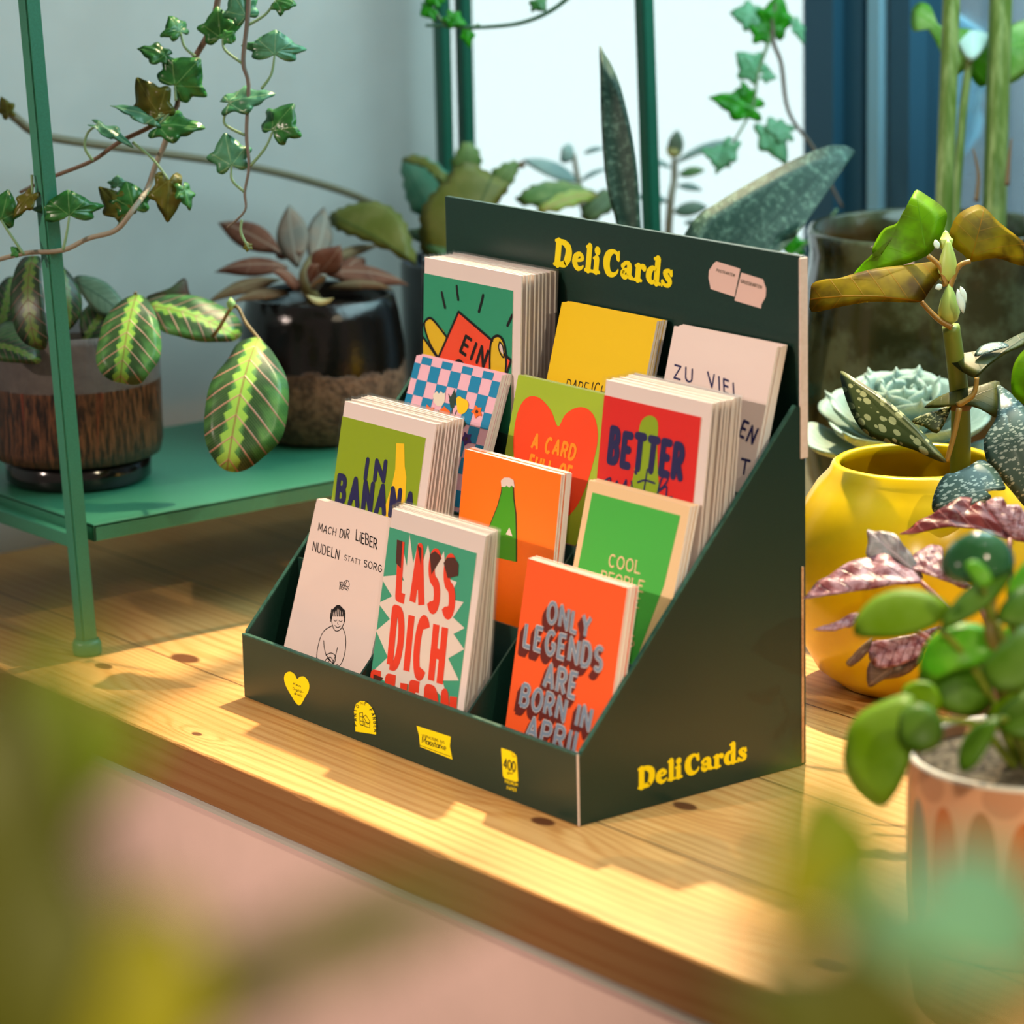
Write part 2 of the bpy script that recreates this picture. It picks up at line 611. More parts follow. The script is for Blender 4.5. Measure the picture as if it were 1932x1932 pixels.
def shape(kind, w=0.5):
    """outline of a leaf in leaf units"""
    if kind == 'oval':
        half = [(0.0, 0.0), (0.06, .28), (0.2, .72), (0.42, 1.0), (0.65, .92), (0.85, .55), (0.96, .2), (1.0, 0.0)]
    elif kind == 'lance':
        half = [(0.0, 0.02), (0.08, .34), (0.25, .8), (0.45, 1.0), (0.65, .82), (0.85, .38), (0.96, .1), (1.0, 0.0)]
    elif kind == 'round':
        half = [(0.0, 0.0), (0.02, .45), (0.18, .86), (0.45, 1.0), (0.72, .9), (0.92, .52), (0.99, .18), (1.0, 0.0)]
    elif kind == 'spoon':
        half = [(0.0, .25), (0.15, .3), (0.4, .7), (0.65, 1.0), (0.85, .8), (0.96, .35), (1.0, 0.0)]
    elif kind == 'ivy':
        half = [(0.0, 0.0), (-0.12, .2), (-0.20, .52), (-0.10, .78), (0.10, .76), (0.18, .88), (0.36, 1.16), (0.47, 1.0), (0.52, .72), (0.68, .55), (0.86, .26), (1.0, 0.0)]
    h = w / 2
    up = [(u, v * h) for u, v in half]
    dn = [(u, -v * h) for u, v in half[1:-1]][::-1]
    if kind == 'ivy':
        return up + dn
    return up + dn


def toothed(pts, n=5, amp=0.012):
    """adds teeth to a closed outline"""
    q = catmull(pts, n, True)
    out = []
    for i, p in enumerate(q):
        a, b = q[i - 1], q[(i + 1) % len(q)]
        nx, ny = b[1] - a[1], a[0] - b[0]
        l = math.hypot(nx, ny) or 1
        s = amp if i % 2 else -amp * 0.4
        out.append((p[0] + nx / l * s, p[1] + ny / l * s))
    return out


# ------------------------------------------------------------------ lettering: strokes of a pen, one table of letters
def A_(cx, cy, rx, ry, a0, a1, n=10):
    return [(cx + rx * math.cos(math.radians(a0 + (a1 - a0) * i / n)), cy + ry * math.sin(math.radians(a0 + (a1 - a0) * i / n))) for i in range(n + 1)]


GL = {
    'A': (.66, [[(0, 0), (.33, 1), (.66, 0)], [(.12, .34), (.54, .34)]]),
    'B': (.58, [[(0, 0), (0, 1)], [(0, 1), (.3, 1)] + A_(.3, .76, .22, .24, 90, -90)[1:] + [(0, .52)], [(.3, .52)] + A_(.3, .26, .26, .26, 90, -90)[1:] + [(0, 0)]]),
    'C': (.6, [A_(.32, .5, .32, .5, 48, 312, 16)]),
    'D': (.62, [[(0, 0), (0, 1), (.24, 1)] + A_(.24, .5, .36, .5, 90, -90, 14)[1:] + [(0, 0)]]),
    'E': (.5, [[(.48, 1), (0, 1), (0, 0), (.48, 0)], [(0, .52), (.4, .52)]]),
    'F': (.48, [[(.48, 1), (0, 1), (0, 0)], [(0, .52), (.4, .52)]]),
    'G': (.64, [A_(.33, .5, .33, .5, 48, 330, 16) + [(.62, .46), (.38, .46)]]),
    'H': (.6, [[(0, 0), (0, 1)], [(.6, 0), (.6, 1)], [(0, .5), (.6, .5)]]),
    'I': (.02, [[(0, 0), (0, 1)]]),
    'K': (.58, [[(0, 0), (0, 1)], [(.56, 1), (.02, .42)], [(.2, .58), (.58, 0)]]),
    'L': (.48, [[(0, 1), (0, 0), (.46, 0)]]),
    'M': (.78, [[(0, 0), (.06, 1), (.39, .25), (.72, 1), (.78, 0)]]),
    'N': (.6, [[(0, 0), (0, 1), (.6, 0), (.6, 1)]]),
    'O': (.68, [A_(.34, .5, .34, .5, 90, 450, 22)]),
    'P': (.54, [[(0, 0), (0, 1), (.28, 1)] + A_(.28, .73, .26, .27, 90, -90)[1:] + [(0, .46)]]),
    'R': (.58, [[(0, 0), (0, 1), (.28, 1)] + A_(.28, .74, .25, .26, 90, -90)[1:] + [(0, .48)], [(.24, .48), (.56, 0)]]),
    'S': (.52, [A_(.27, .75, .25, .25, 35, 250, 10) + A_(.26, .25, .26, .25, 70, -145, 10)]),
    'T': (.58, [[(0, 1), (.58, 1)], [(.29, 1), (.29, 0)]]),
    'U': (.6, [[(0, 1), (0, .3)] + A_(.3, .3, .3, .3, 180, 360, 10)[1:] + [(.6, 1)]]),
    'V': (.64, [[(0, 1), (.32, 0), (.64, 1)]]),
    'Y': (.6, [[(0, 1), (.3, .48), (.6, 1)], [(.3, .48), (.3, 0)]]),
    'Z': (.56, [[(0, 1), (.56, 1), (0, 0), (.56, 0)]]),
    'a': (.46, [A_(.23, .3, .23, .3, 20, 340, 12), [(.46, .6), (.46, 0)]]),
    'd': (.46, [A_(.23, .3, .23, .3, 20, 340, 12), [(.46, 1), (.46, 0)]]),
    'e': (.46, [[(.02, .32), (.46, .32)] + A_(.24, .32, .22, .29, 0, 310, 12)]),
    'g': (.46, [A_(.23, .3, .23, .3, 20, 340, 12), [(.46, .6), (.46, -.12)] + A_(.24, -.12, .22, .18, 0, -150, 6)]),
    'h': (.44, [[(0, 1), (0, 0)], [(0, .36)] + A_(.22, .36, .22, .24, 180, 0, 8) + [(.44, 0)]]),
    'i': (.04, [[(.02, .6), (.02, 0)], [(.02, .82), (.02, .84)]]),
    'k': (.42, [[(0, 1), (0, 0)], [(.4, .6), (.03, .26)], [(.14, .36), (.42, 0)]]),
    'l': (.04, [[(.02, 1), (.02, 0)]]),
    'm': (.7, [[(0, .6), (0, 0)], [(0, .42)] + A_(.175, .42, .175, .18, 180, 0, 6) + [(.35, 0)], [(.35, .42)] + A_(.525, .42, .175, .18, 180, 0, 6) + [(.7, 0)]]),
    'n': (.42, [[(0, .6), (0, 0)], [(0, .38)] + A_(.21, .38, .21, .22, 180, 0, 8) + [(.42, 0)]]),
    'r': (.28, [[(0, .6), (0, 0)], [(0, .36)] + A_(.2, .36, .2, .24, 180, 60, 6)]),
    's': (.36, [A_(.18, .45, .17, .15, 30, 250, 8) + A_(.18, .15, .18, .15, 70, -150, 8)]),
    't': (.32, [[(.14, .9), (.14, .12), (.3, .0)], [(0, .6), (.3, .6)]]),
    'u': (.42, [[(0, .6), (0, .22)] + A_(.21, .22, .21, .22, 180, 360, 8)[1:] + [(.42, .6)], [(.42, .6), (.42, 0)]]),
    'c': (.4, [A_(.22, .3, .22, .3, 50, 310, 10)]),
    'w': (.6, [[(0, .6), (.15, 0), (.3, .55), (.45, 0), (.6, .6)]]),
    '4': (.56, [[(.42, 0), (.42, 1), (0, .3), (.56, .3)]]),
    '0': (.56, [A_(.28, .5, .28, .5, 90, 450, 18)]),
    '2': (.5, [A_(.25, .74, .24, .26, 170, -30, 8) + [(0, 0), (.5, 0)]]),
    '/': (.3, [[(0, -.05), (.3, 1.05)]]),
    '-': (.3, [[(0, .32), (.3, .32)]]),
    '.': (.04, [[(.02, 0), (.02, .02)]]),
    ' ': (.3, []),
}
GL['ä'] = (.46, GL['a'][1] + [[(.1, .82), (.1, .84)], [(.36, .82), (.36, .84)]])

# heavy swash letters: centre lines with their own widths
HV = {
    'D': (.86, [[(.17, .08, .25), (.17, .92, .25)], [(.17, .93, .13), (.42, .92, .18), (.66, .74, .27), (.68, .42, .28), (.52, .12, .2), (.17, .07, .13)], [(.02, .05, .1), (.34, .05, .1)], [(.02, .95, .1), (.34, .95, .1)]]),
    'e': (.62, [[(.14, .34, .09), (.4, .38, .1), (.5, .48, .15), (.36, .61, .13), (.17, .48, .2), (.14, .26, .23), (.28, .07, .17), (.44, .07, .11), (.56, .17, .07)]]),
    'l': (.36, [[(.17, .08, .22), (.17, .95, .22)], [(.03, .05, .1), (.33, .05, .1)], [(.03, .93, .09), (.2, .98, .11)]]),
    'i': (.36, [[(.17, .08, .22), (.17, .55, .22)], [(.03, .05, .1), (.33, .05, .1)], [(.03, .55, .09), (.2, .58, .11)], [(.17, .84, .25), (.18, .85, .25)]]),
    'C': (.8, [[(.68, .7, .16), (.62, .86, .13), (.42, .93, .13), (.2, .76, .25), (.15, .45, .29), (.26, .15, .24), (.48, .06, .14), (.66, .16, .09), (.72, .28, .06)], [(.7, .95, .07), (.7, .66, .12)]]),
    'a': (.66, [[(.1, .46, .15), (.24, .6, .11), (.42, .52, .2), (.44, .18, .21), (.6, .06, .11)], [(.42, .37, .09), (.2, .3, .15), (.13, .17, .2), (.25, .06, .14), (.42, .16, .1)]]),
    'r': (.52, [[(.17, .08, .22), (.17, .55, .22)], [(.03, .05, .1), (.34, .05, .1)], [(.03, .56, .09), (.2, .59, .1)], [(.2, .44, .08), (.33, .58, .13), (.43, .53, .2)]]),
    'd': (.7, [[(.46, .5, .1), (.3, .6, .13), (.15, .42, .23), (.15, .2, .23), (.3, .06, .13), (.46, .15, .1)], [(.5, .08, .22), (.5, .95, .22)], [(.34, .95, .09), (.52, .98, .11)], [(.5, .05, .1), (.67, .05, .1)]]),
    's': (.52, [[(.44, .47, .13), (.32, .6, .11), (.15, .5, .17), (.25, .36, .19), (.4, .22, .19), (.36, .07, .13), (.2, .05, .11), (.07, .16, .14)], [(.45, .62, .06), (.45, .46, .1)], [(.05, .0, .06), (.06, .18, .1)]]),
    ' ': (.1, []),
}


class Frame:
    """a flat printed face: O its origin, ex to the right, ez up, as seen by the reader"""

    def __init__(self, O, ex, ez):
        self.O, self.ex, self.ez = Vector(O), Vector(ex).normalized(), Vector(ez).normalized()
        self.n = self.ex.cross(self.ez).normalized()

    def loc(self, p):
        w = on_plane(p[0], p[1], self.O, self.n) - self.O
        return (w.dot(self.ex), w.dot(self.ez))

    def matrix(self):
        m = Matrix.Identity(4)
        ey = -self.n
        for i in range(3):
            m[i][0], m[i][1], m[i][2], m[i][3] = self.ex[i], ey[i], self.ez[i], self.O[i]
        return m


class Art:
    """flat ink on a face: x right, z up, each layer a hair in front of the one below"""

    def __init__(self, frame):
        self.f = frame; self.bm = bmesh.new(); self.mats = []; self.clip = None; self.k = 0

    def mi(self, m):
        if m not in self.mats: self.mats.append(m)
        return self.mats.index(m)

    def face(self, pts, m, lay):
        if self.clip:
            pts = clip_poly(pts, self.clip)
        if len(pts) < 3: return
        area = sum(pts[i - 1][0] * pts[i][1] - pts[i][0] * pts[i - 1][1] for i in range(len(pts)))
        if abs(area) < 1e-12: return
        if area < 0: pts = pts[::-1]
        try:
            self.k = (self.k + 1) % 24
            f = self.bm.faces.new([self.bm.verts.new((x, -0.00014 * lay - 0.000005 * self.k, z)) for x, z in pts])
            f.material_index = self.mi(m)
        except ValueError:
            pass

    def poly(self, px, m, lay=1, smooth=0):
        """filled outline given in photo pixels"""
        if smooth: px = catmull(px, smooth, True)
        self.face([self.f.loc(p) for p in px], m, lay)

    def polyl(self, pts, m, lay=1):
        self.face(list(pts), m, lay)

    def line(self, pts, w, m, lay=1, round_ends=True):
        """pen line through local points; w a width or one width per point"""
        ws = w if isinstance(w, list) else [w] * len(pts)
        n = len(pts)
        for i in range(n - 1):
            (x0, z0), (x1, z1) = pts[i], pts[i + 1]
            dx, dz = x1 - x0, z1 - z0
            l = math.hypot(dx, dz)
            if l < 1e-9: continue
            nx, nz = -dz / l, dx / l
            a, b = ws[i] / 2, ws[i + 1] / 2
            self.face([(x0 + nx * a, z0 + nz * a), (x0 - nx * a, z0 - nz * a), (x1 - nx * b, z1 - nz * b), (x1 + nx * b, z1 + nz * b)], m, lay)
        for i in range(n):
            if not round_ends and i in (0, n - 1): continue
            r = ws[i] / 2
            if round_ends is None and i not in (0, n - 1): pass
            self.face([(pts[i][0] + r * math.cos(k * math.pi / 5), pts[i][1] + r * math.sin(k * math.pi / 5)) for k in range(10)], m, lay)

    def pen(self, px, w, m, lay=1, smooth=5):
        p = catmull(px, smooth) if smooth > 1 and len(px) > 2 else px
        self.line([self.f.loc(q) for q in p], w, m, lay)

    def text(self, s, p0, p1, ptop, m, th=0.14, lay=1, gap=0.2, round_ends=False, local=False, shift=(0, 0), jitter=0.0, serif=False, rnd=1):
        """one line of words from p0 to p1 along its foot; ptop the top of its first letter"""
        if not local: p0, p1, pt = (self.f.loc(p) for p in (p0, p1, ptop))
        else: pt = ptop
        W = sum(GL[c][0] + gap for c in s) - gap
        ax, az = (p1[0] - p0[0]) / W, (p1[1] - p0[1]) / W
        bx, bz = pt[0] - p0[0], pt[1] - p0[1]
        H = math.hypot(bx, bz)
        R = random.Random(rnd)
        x = 0.0
        for c in s:
            adv, strokes = GL[c]
            jy = R.uniform(-jitter, jitter); js = 1 + R.uniform(-jitter, jitter); jr = R.uniform(-jitter, jitter)
            for st in strokes:
                q = []
                for gx, gy in st:
                    gx2 = x + gx + jr * (gy - .5) * 1.2; gy2 = gy * js + jy
                    q.append((p0[0] + ax * gx2 + bx * gy2 + shift[0], p0[1] + az * gx2 + bz * gy2 + shift[1]))
                self.line(q, th * H, m, lay, round_ends)
                if serif:
                    for e, o in ((q[0], st[0]), (q[-1], st[-1])):
                        if o[1] < 0.02 or o[1] > 0.98:
                            self.line([(e[0] - .15 * H, e[1]), (e[0] + .15 * H, e[1])], th * H * 0.5, m, lay, False)
            x += adv + gap

    def heavy(self, s, p0, p1, ptop, m, lay=1, gap=0.035, fat=1.0):
        p0, p1, pt = (self.f.loc(p) for p in (p0, p1, ptop))
        W = sum(HV[c][0] + gap for c in s) - gap
        ax, az = (p1[0] - p0[0]) / W, (p1[1] - p0[1]) / W
        bx, bz = pt[0] - p0[0], pt[1] - p0[1]
        H = math.hypot(bx, bz)
        x = 0.0
        for c in s:
            adv, strokes = HV[c]
            for st in strokes:
                q = catmull(st, 5) if len(st) > 2 else st
                self.line([(p0[0] + ax * (x + a) + bx * b, p0[1] + az * (x + a) + bz * b) for a, b, w in q], [w * H * 0.86 * fat for a, b, w in q], m, lay)
            x += adv + gap

    def build(self, name, parent, mw=None):
        if not self.bm.faces:
            self.bm.free(); return None
        return build(name, self.bm, self.mats, parent, False, None, mw)


def clip_poly(pts, r):
    """cuts a polygon to the rectangle r = (x0, x1, z0, z1)"""
    def cut(P, inside, cross):
        out = []
        for i in range(len(P)):
            a, b = P[i - 1], P[i]
            ia, ib = inside(a), inside(b)
            if ib:
                if not ia: out.append(cross(a, b))
                out.append(b)
            elif ia: out.append(cross(a, b))
        return out
    x0, x1, z0, z1 = r
    def cx(v): return lambda a, b: (v, a[1] + (b[1] - a[1]) * (v - a[0]) / ((b[0] - a[0]) or 1e-12))
    def cz(v): return lambda a, b: (a[0] + (b[0] - a[0]) * (v - a[1]) / ((b[1] - a[1]) or 1e-12), v)
    for ins, cr in ((lambda p: p[0] >= x0, cx(x0)), (lambda p: p[0] <= x1, cx(x1)), (lambda p: p[1] >= z0, cz(z0)), (lambda p: p[1] <= z1, cz(z1))):
        pts = cut(pts, ins, cr)
        if not pts: return []
    return pts


# ================================================================== the setting
WALL_X = -0.465
BACK_Y = 0.78
bm = bmesh.new(); box(bm, -3.0, 4.0, -3.5, 1.0, -0.80, -0.75)
tag(build('floor', bm, M['floor']), kind='structure')
bm = bmesh.new(); box(bm, WALL_X - 0.14, WALL_X, -1.4, 0.52, -0.75, 1.9)
tag(build('wall_left', bm, M['white_paint']), kind='structure')
bm = bmesh.new(); box(bm, -2.2, 2.6, BACK_Y - 0.02, BACK_Y + 0.12, -0.75, -0.035)
tag(build('wall_back', bm, M['white_paint']), kind='structure')

# window: one wide clear pane, a dark blue metal post, and a second pane to its right
MX0, MX1 = at_y(1535, 200, BACK_Y).x, at_y(1705, 200, BACK_Y).x
M['blue_metal'] = plain('blue_window_metal', (44, 90, 114), 0.42, 0.5)
M['blue_metal_light'] = plain('pale_blue_window_metal', (150, 198, 220), 0.4, 0.5)
M['seal'] = plain('black_rubber_seal', (18, 26, 34), 0.7, 0.3)
win = tag(empty('window_1', (0, BACK_Y, 0)), kind='structure')


def wbox(name, x0, x1, y0, y1, z0, z1, m, root):
    b = bmesh.new(); box(b, x0, x1, y0, y1, z0, z1)
    o = build(name, b, m, root)
    o.location = -root.location
    return o


wbox('window_pane', -2.2, MX0 + 0.01, BACK_Y + 0.02, BACK_Y + 0.026, -0.03, 1.6, M['glass'], win)
wbox('window_sill', -2.2, MX0, BACK_Y - 0.005, BACK_Y + 0.05, -0.036, -0.012, M['blue_metal'], win)
wbox('window_head', -2.2, 2.6, BACK_Y - 0.02, BACK_Y + 0.06, 1.6, 1.72, M['blue_metal'], win)
post = tag(empty('trim_1', (MX0, BACK_Y, 0)), kind='structure')
mw_ = MX1 - MX0
def mx(f): return MX0 + mw_ * f
wbox('post_outer', mx(0.0), mx(.34), BACK_Y - 0.012, BACK_Y + 0.06, -0.035, 1.6, M['blue_metal'], post)
wbox('post_flange', mx(.34), mx(.55), BACK_Y + 0.0, BACK_Y + 0.05, -0.035, 1.6, M['blue_metal'], post)
wbox('post_seal', mx(.55), mx(.64), BACK_Y + 0.008, BACK_Y + 0.05, -0.035, 1.6, M['seal'], post)
wbox('post_bead', mx(.64), mx(.77), BACK_Y - 0.004, BACK_Y + 0.05, -0.035, 1.6, M['blue_metal_light'], post)
wbox('post_groove', mx(.77), mx(.85), BACK_Y + 0.01, BACK_Y + 0.05, -0.035, 1.6, M['seal'], post)
wbox('post_inner', mx(.85), mx(1.06), BACK_Y + 0.0, BACK_Y + 0.05, -0.035, 1.6, M['blue_metal'], post)
win2 = tag(empty('window_2', (MX1, BACK_Y, 0)), kind='structure')
wbox('window_pane', mx(1.0), 2.6, BACK_Y + 0.02, BACK_Y + 0.026, -0.03, 1.6, M['glass'], win2)
wbox('window_sill', mx(1.06), 2.6, BACK_Y - 0.005, BACK_Y + 0.05, -0.036, -0.012, M['blue_metal'], win2)

# a blue grey house front across the street, seen in the right pane
fx = at_y(1640, 200, 2.3).x
bm = bmesh.new(); box(bm, fx, 4.2, 2.3, 2.6, -0.75, 3.2)
M['facade'] = grainy('blue_grey_facade', (168, 196, 216), (150, 180, 204), 3, 0.8, 0.2)
tag(build('wall_outside', bm, M['facade']), kind='structure')

# a crumpled pale blue sheet hanging on the street side of the right pane
bm = bmesh.new()
shp = catmull([at_y(q[0], q[1], 0.87) for q in ((1778, 20), (1745, 55), (1722, 110), (1716, 175), (1722, 240), (1745, 300), (1778, 345), (1815, 300), (1850, 200), (1850, 60))], 4, True)
va = [bm.verts.new((p[0], 0.868 + 0.006 * math.sin(i * 1.3), p[2])) for i, p in enumerate(shp)]
vb = [bm.verts.new((p[0], 0.874 + 0.006 * math.sin(i * 1.3), p[2])) for i, p in enumerate(shp)]
bm.faces.new(va); bm.faces.new(vb[::-1])
for i in range(len(va)):
    j = (i + 1) % len(va); bm.faces.new((va[i], vb[i], vb[j], va[j]))
tag(build('plastic_sheet', bm, leaf_mat('pale_blue_sheet', (200, 236, 250), None, None, rough=.5, trans=.6)), 'pale blue plastic sheet hanging outside behind the right window pane', 'sheet')

# ------------------------------------------------------------------ the wooden bench in the window
TX0, TX1, TY0, TY1, TH = WALL_X + 0.001, 1.55, -0.0905, BACK_Y - 0.022, 0.033
bench = tag(empty('wooden_bench', (0.5, 0.0, -0.75)), 'pine plank bench with a thick worn front edge on a pale pink base', 'bench')
bm = bmesh.new()
nx_, rnd = 160, random.Random(3)
ptsT = []
for i in range(nx_ + 1):
    x = TX0 + (TX1 - TX0) * i / nx_
    chip = 0.0012 * max(0.0, math.sin(i * 1.7) + math.sin(i * 0.61) - 0.6) + rnd.uniform(0, 0.0005)
    ptsT.append((x, chip))
top, edg, low, bot, bkt, bkb = [], [], [], [], [], []
for x, c in ptsT:
    bkt.append(bm.verts.new((x, TY1, 0))); top.append(bm.verts.new((x, TY0 + 0.0012 + c, 0)))
    edg.append(bm.verts.new((x, TY0, -0.0012 - c))); low.append(bm.verts.new((x, TY0, -TH + 0.001)))
    bot.append(bm.verts.new((x, TY0 + 0.001, -TH))); bkb.append(bm.verts.new((x, TY1, -TH)))
for i in range(nx_):
    for a, b in ((bkt, top), (top, edg), (edg, low), (low, bot), (bot, bkb), (bkb, bkt)):
        bm.faces.new((a[i], b[i], b[i + 1], a[i + 1]))
for i in (0, nx_):
    bm.faces.new((bkt[i], top[i], edg[i], low[i], bot[i], bkb[i]))
bmesh.ops.recalc_face_normals(bm, faces=bm.faces[:])
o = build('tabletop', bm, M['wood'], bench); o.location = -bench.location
bm = bmesh.new(); box(bm, TX0 + 0.001, TX1, TY0 + 0.03, TY1 - 0.001, -0.75, -TH - 0.012)
o = build('base_panel', bm, M['pink_panel'], bench); o.location = -bench.location
bm = bmesh.new(); box(bm, TX0, TX1, TY0 + 0.012, TY1, -TH - 0.012, -TH)  # grey strip set back under the tabletop edge
o = build('under_edge_strip', bm, M['grey_strip'], bench); o.location = -bench.location

# ------------------------------------------------------------------ the green metal plant stand
SX0, SX1, SY0, SY1, SZ = -0.404, -0.158, -0.030, 0.508, 0.094
stand = tag(empty('plant_stand', ((SX0 + SX1) / 2, (SY0 + SY1) / 2, 0)), 'green metal plant stand with thin square legs and a low shelf', 'plant stand')


def leg(x, y, lean_x, lean_y, foot=True, h=0.95):
    bm = bmesh.new(); s = 0.0058
    z0 = 0.008
    pr_ = [(-s, -s), (s, -s), (s, s), (-s, s)]
    lo = [bm.verts.new((x + a, y + b, z0)) for a, b in pr_]; hi = [bm.verts.new((x + a + lean_x * h, y + b + lean_y * h, h)) for a, b in pr_]
    fs = [bm.faces.new(lo[::-1]), bm.faces.new(hi)]
    for i in range(4): fs.append(bm.faces.new((lo[i], lo[(i + 1) % 4], hi[(i + 1) % 4], hi[i])))
    bmesh.ops.bevel(bm, geom=[e for e in bm.edges if abs((e.verts[0].co - e.verts[1].co).normalized().z) > .9], offset=0.0012, segments=2, affect='EDGES')
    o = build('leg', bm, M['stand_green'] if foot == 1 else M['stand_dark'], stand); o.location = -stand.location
    if foot:
        bm = bmesh.new(); lathe(bm, [(0, 0), (0.0098, 0), (0.0102, 0.002), (0.0102, 0.008), (0.0088, 0.011), (0, 0.011)], 24)
        f = build('foot_cap', bm, M['stand_green'], o, True); f.location = (x, y, 0)
    return o


leg(-0.164, -0.025, 0.0, -0.040)
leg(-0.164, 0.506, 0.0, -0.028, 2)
leg(-0.404, -0.025, 0.0, -0.040)
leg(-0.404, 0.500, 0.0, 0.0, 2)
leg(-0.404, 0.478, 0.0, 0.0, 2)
bm = bmesh.new()
box(bm, SX0, SX1, SY0 + 0.012, SY1 - 0.01, SZ - 0.003, SZ, 0, 0.0008)
box(bm, SX1 - 0.0025, SX1, SY0 + 0.012, SY1 - 0.01, SZ - 0.0125, SZ - 0.0005, 0, 0.0008)
box(bm, SX0, SX1, SY0 + 0.012, SY0 + 0.0145, SZ - 0.0125, SZ - 0.0005, 0, 0.0008)
box(bm, SX0, SX0 + 0.0025, SY0 + 0.012, SY1 - 0.01, SZ - 0.0125, SZ - 0.0005, 0, 0.0008)
o = build('shelf', bm, M['stand_green'], stand); o.location = -stand.location
bm = bmesh.new(); box(bm, -0.36, -0.172, SY0 + 0.0015, SY0 + 0.012, SZ - 0.018, SZ - 0.008, 0, 0.001)
o = build('crossbar', bm, M['stand_green'], stand); o.location = -stand.location

# ================================================================== the card display
W, D_, LIP, APEX, HB = 0.36, 0.178, 0.0446, 0.2287, 0.3208
disp = tag(empty('card_display', (W / 2, D_ / 2, 0)), 'dark green cardboard counter display full of greeting cards on the bench', 'card display')


def dpart(name, bm, m, parent=None):
    o = build(name, bm, m, parent or disp)
    if parent is None: o.location = -disp.location
    return o


g, e_ = M['card_green'], M['card_green_edge']
bm = bmesh.new(); box(bm, 0.0, W, 0.0, 0.0028, 0.0003, LIP - .0012)
fp = dpart('front_panel', bm, g)
bm = bmesh.new(); box(bm, 0.0, W, -0.0002, 0.0032, LIP - .0012, LIP, 0, 0.0004); dpart('folded_edge', bm, e_, fp)
bm = bmesh.new(); box(bm, W - 0.0006, W + 0.0003, -0.0004, 0.0004, 0.0005, LIP + 0.0002); dpart('worn_corner', bm, M['raw_edge'], fp)
for sx in (0, 1):
    xa, xb = (0.0, 0.0028) if sx == 0 else (W - 0.0028, W)
    bm = bmesh.new()
    prism(bm, [(0.0028, 0.0003), (0.0028, LIP), (0.1735, APEX), (D_, APEX), (D_, 0.0003)], 'x', xa, xb)
    sp = dpart('side_panel', bm, g)
    bm = bmesh.new()
    prism(bm, [(0.0028, LIP), (0.0028, LIP + .0013), (0.1735, APEX + .0013), (0.1735, APEX)], 'x', xa - .0002, xb + .0002)
    dpart('folded_edge', bm, e_, sp)
    if sx:
        bm = bmesh.new(); box(bm, W - 0.0012, W + 0.0006, D_ - 0.0003, D_ + 0.0014, 0.002, 0.128); dpart('cut_edge', bm, M['tan_edge'], sp)
bm = bmesh.new(); box(bm, 0.0, W - 0.001, 0.1785, 0.1825, 0.0003, HB, 0, 0.0006)
bp = dpart('back_panel', bm, g)
bm = bmesh.new(); box(bm, W - 0.001, W + 0.0005, 0.1772, 0.1834, 0.196, HB - 0.001, 0, 0.0005); dpart('raw_edge', bm, M['raw_edge'], bp)
for dx in (0.1297, 0.2445):
    bm = bmesh.new()
    prism(bm, [(0.003, 0.004), (0.003, 0.040), (0.170, 0.214), (0.178, 0.214), (0.178, 0.004)], 'x', dx - 0.0009, dx + 0.0009)
    dpart('divider', bm, g)
for r in range(4):
    y0 = 0.003 if r == 0 else 0.045 * r
    y1 = 0.045 * (r + 1) if r < 3 else 0.1780
    bm = bmesh.new(); box(bm, 0.003, W - 0.003, y0, y1, 0.0025 + 0.045 * r, 0.0045 + 0.045 * r)
    if r < 3:
        box(bm, 0.003, W - 0.003, y1, y1 + 0.0016, 0.0025 + 0.045 * r, 0.090 + 0.045 * r)
    dpart('tier', bm, g)

# printing on the display
fr_front = Frame((0, 0, 0), (1, 0, 0), (0, 0, 1))
fr_side = Frame((W, 0, 0), (0, 1, 0), (0, 0, 1))
fr_back = Frame((0, 0.1785, 0), (1, 0, 0), (0, 0, 1))


def dart(frame, name, art, parent):
    o = art.build(name, parent)
    if o is None: return
    o.matrix_local = Matrix.Translation(-disp.location) @ frame.matrix() if parent is disp else frame.matrix()
    return o


Y, K = M['yellow_print'], M['dark_print']
a = Art(fr_back)
a.heavy('Deli Cards', (1045, 500), (1268, 543), (1049, 451), Y, fat=1.55, gap=.02)
dart(fr_back, 'lettering', a, bp)
a = Art(fr_back)
PW = plain('pale_pink_print', (226, 190, 178), 0.6)
a.poly([(1352, 493), (1397, 507), (1386, 560), (1341, 545), (1340, 538), (1337, 525), (1338, 510), (1347, 497)], PW)
a.poly([(1399, 514), (1440, 527), (1442, 533), (1446, 545), (1445, 560), (1437, 574), (1436, 582), (1386, 567)], PW)
dart(fr_back, 'printed_badge', a, bp)
a = Art(fr_back)
a.text('POSTKARTEN', (1352, 512), (1386, 522), (1353, 507), M['dark_print'], 0.15, 2, .3)
a.text('GRUSSKARTEN', (1398, 533), (1437, 545), (1399, 527), M['dark_print'], 0.15, 2, .3)
dart(fr_back, 'lettering', a, bp)
a = Art(fr_side)
a.heavy('Deli Cards', (1204, 1489), (1409, 1433), (1204, 1450), Y, fat=1.55, gap=.02)
dart(fr_side, 'lettering', a, [c for c in disp.children if c.name.startswith('side_panel')][-1])

